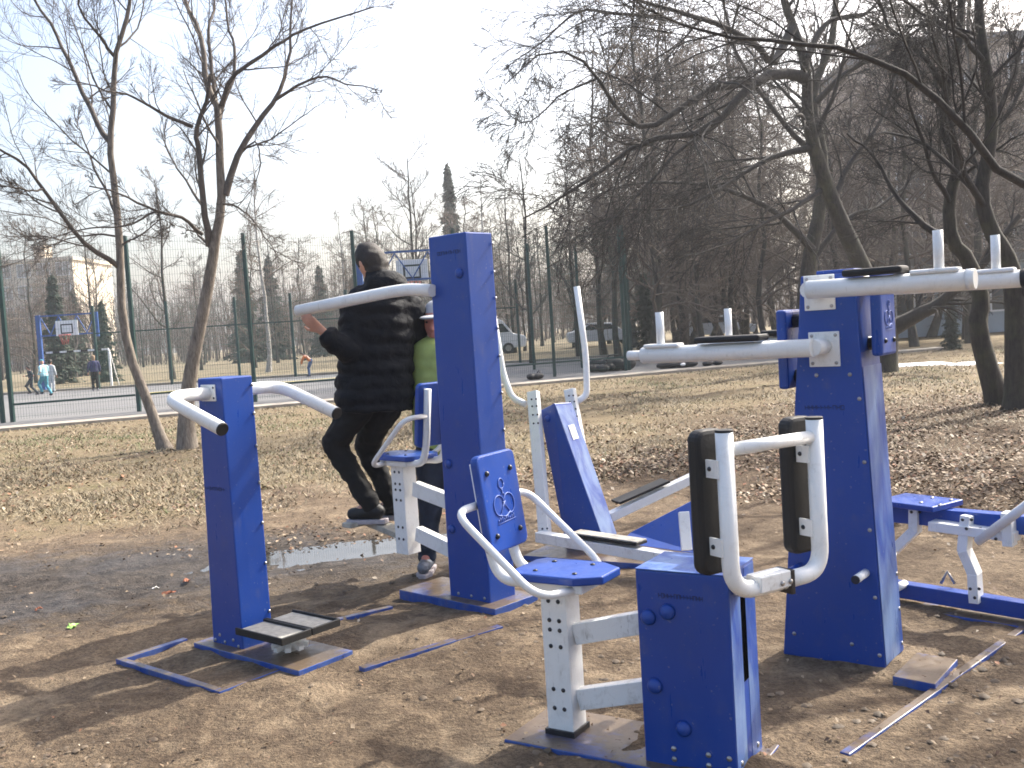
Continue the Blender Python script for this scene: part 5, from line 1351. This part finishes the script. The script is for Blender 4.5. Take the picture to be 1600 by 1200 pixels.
child('child in orange top bending forward at the far fence', 484, 589, 40.2, 1.25, (-.9, -.1), S_(top='cloth_orange', legs='cloth_blue'),
      dict(pelvis=(0, -.12, .86), neck=(0, .22, 1.20), head=(0, .34, 1.30), shL=(-.18, .20, 1.16), shR=(.18, .20, 1.16), elL=(-.22, .34, .95), haL=(-.2, .42, .72), elR=(.22, .34, .95), haR=(.2, .42, .72)))

# ------------------------------------------------------------------ bags on the court edge, litter on the ground
def bag(u, v, y_, w_, h, label, seed, pale=False):
    g = gr(u, v); g = Vector((g.x * y_ / g.y, y_, .01)); rt = root('sports_bag', g, .3 * seed, label, 'bag')
    m = MB(); r2 = random.Random(seed)
    for k in range(7): ell(m, g + Vector((r2.uniform(-.5, .5) * w_, r2.uniform(-.12, .12), h * .42 + r2.uniform(-.04, .08) * h)), w_ * .28, .16, h * .45)
    remesh(m, 'body', 'bag_black', rt, .03, 2)
    MB().tube(fillet([(-w_ * .3, -.1, h * .6), (-w_ * .2, -.14, h * 1.15), (w_ * .2, -.14, h * 1.15), (w_ * .3, -.1, h * .6)], .1, 4), .014, 6).build('strap', 'bag_black', rt)
    if pale:
        m = MB(); ell(m, (0, -.14, h * .45), w_ * .22, .06, h * .22); m.build('pocket', 'far_white', rt)
bag(955, 578, 29.6, 1.0, .42, 'black sports bags heaped beside the fence corner post', 2)
bag(940, 579, 29.4, .6, .26, 'small black bag left of the heap by the corner post', 5)
bag(1062, 571, 29.0, .9, .22, 'black and white bag lying on the kerb below the arm bar', 3, True)
bag(1112, 567, 29.2, .5, .16, 'flat dark bag on the kerb right of the black and white one', 4)
bag(835, 585, 27.6, .45, .2, 'small pale and dark bag on the court left of the hand lever', 6, True)
plain('litter_green', (.30, .55, .12), .4, .3, 30); plain('litter_rust', (.28, .10, .05), .8, .4, 30); plain('litter_white', (.7, .68, .64), .6, .2, 30)
def scrap(u, v, s, mat, label, seed):
    g = gr(u, v); g.z = gz(g.x, g.y); r2 = random.Random(seed); rt = g; m = MB(); n = 5
    V = [(s * (i / (n - 1) - .5) + r2.uniform(-.1, .1) * s, s * .6 * (j / (n - 1) - .5) + r2.uniform(-.1, .1) * s, .008 + r2.uniform(0, .30) * s) for j in range(n) for i in range(n)]
    m.add([Vector(v_) for v_ in V], [(j * n + i, j * n + i + 1, (j + 1) * n + i + 1, (j + 1) * n + i) for j in range(n - 1) for i in range(n - 1)])
    o = m.build('litter_scrap', mat); o.location = g; o.rotation_euler = (0, 0, r2.uniform(0, 3)); tag(o, label, 'litter')
scrap(113, 976, .075, 'litter_green', 'yellow green wrapper lying on the muddy ground at left', 1)
scrap(292, 908, .07, 'litter_rust', 'crumpled rust coloured leaf just left of the first blue column', 2)
scrap(264, 928, .07, 'litter_rust', 'crumpled rust coloured leaf lying nearer than the one by the column', 3)
scrap(60, 953, .06, 'litter_rust', 'crumpled reddish leaf at the left edge of the mud', 4)
scrap(243, 918, .05, 'litter_white', 'small white scrap between the rust coloured leaves', 5)
# ------------------------------------------------------------------ spring haze
t = NT('haze_air'); t.t.nodes.remove(t.b)
pv = t.n('ShaderNodeVolumePrincipled'); pv.inputs['Color'].default_value = (.93, .95, 1.0, 1); pv.inputs['Density'].default_value = .0010; pv.inputs['Anisotropy'].default_value = .35
t.l(pv.outputs[0], t.t.nodes['Material Output'].inputs['Volume'])
o = MB().box(-420, 420, -60, 420, -1.2, 24).build('haze', 'haze_air'); tag(o, 'pale spring haze in the air', 'haze', None, 'stuff')
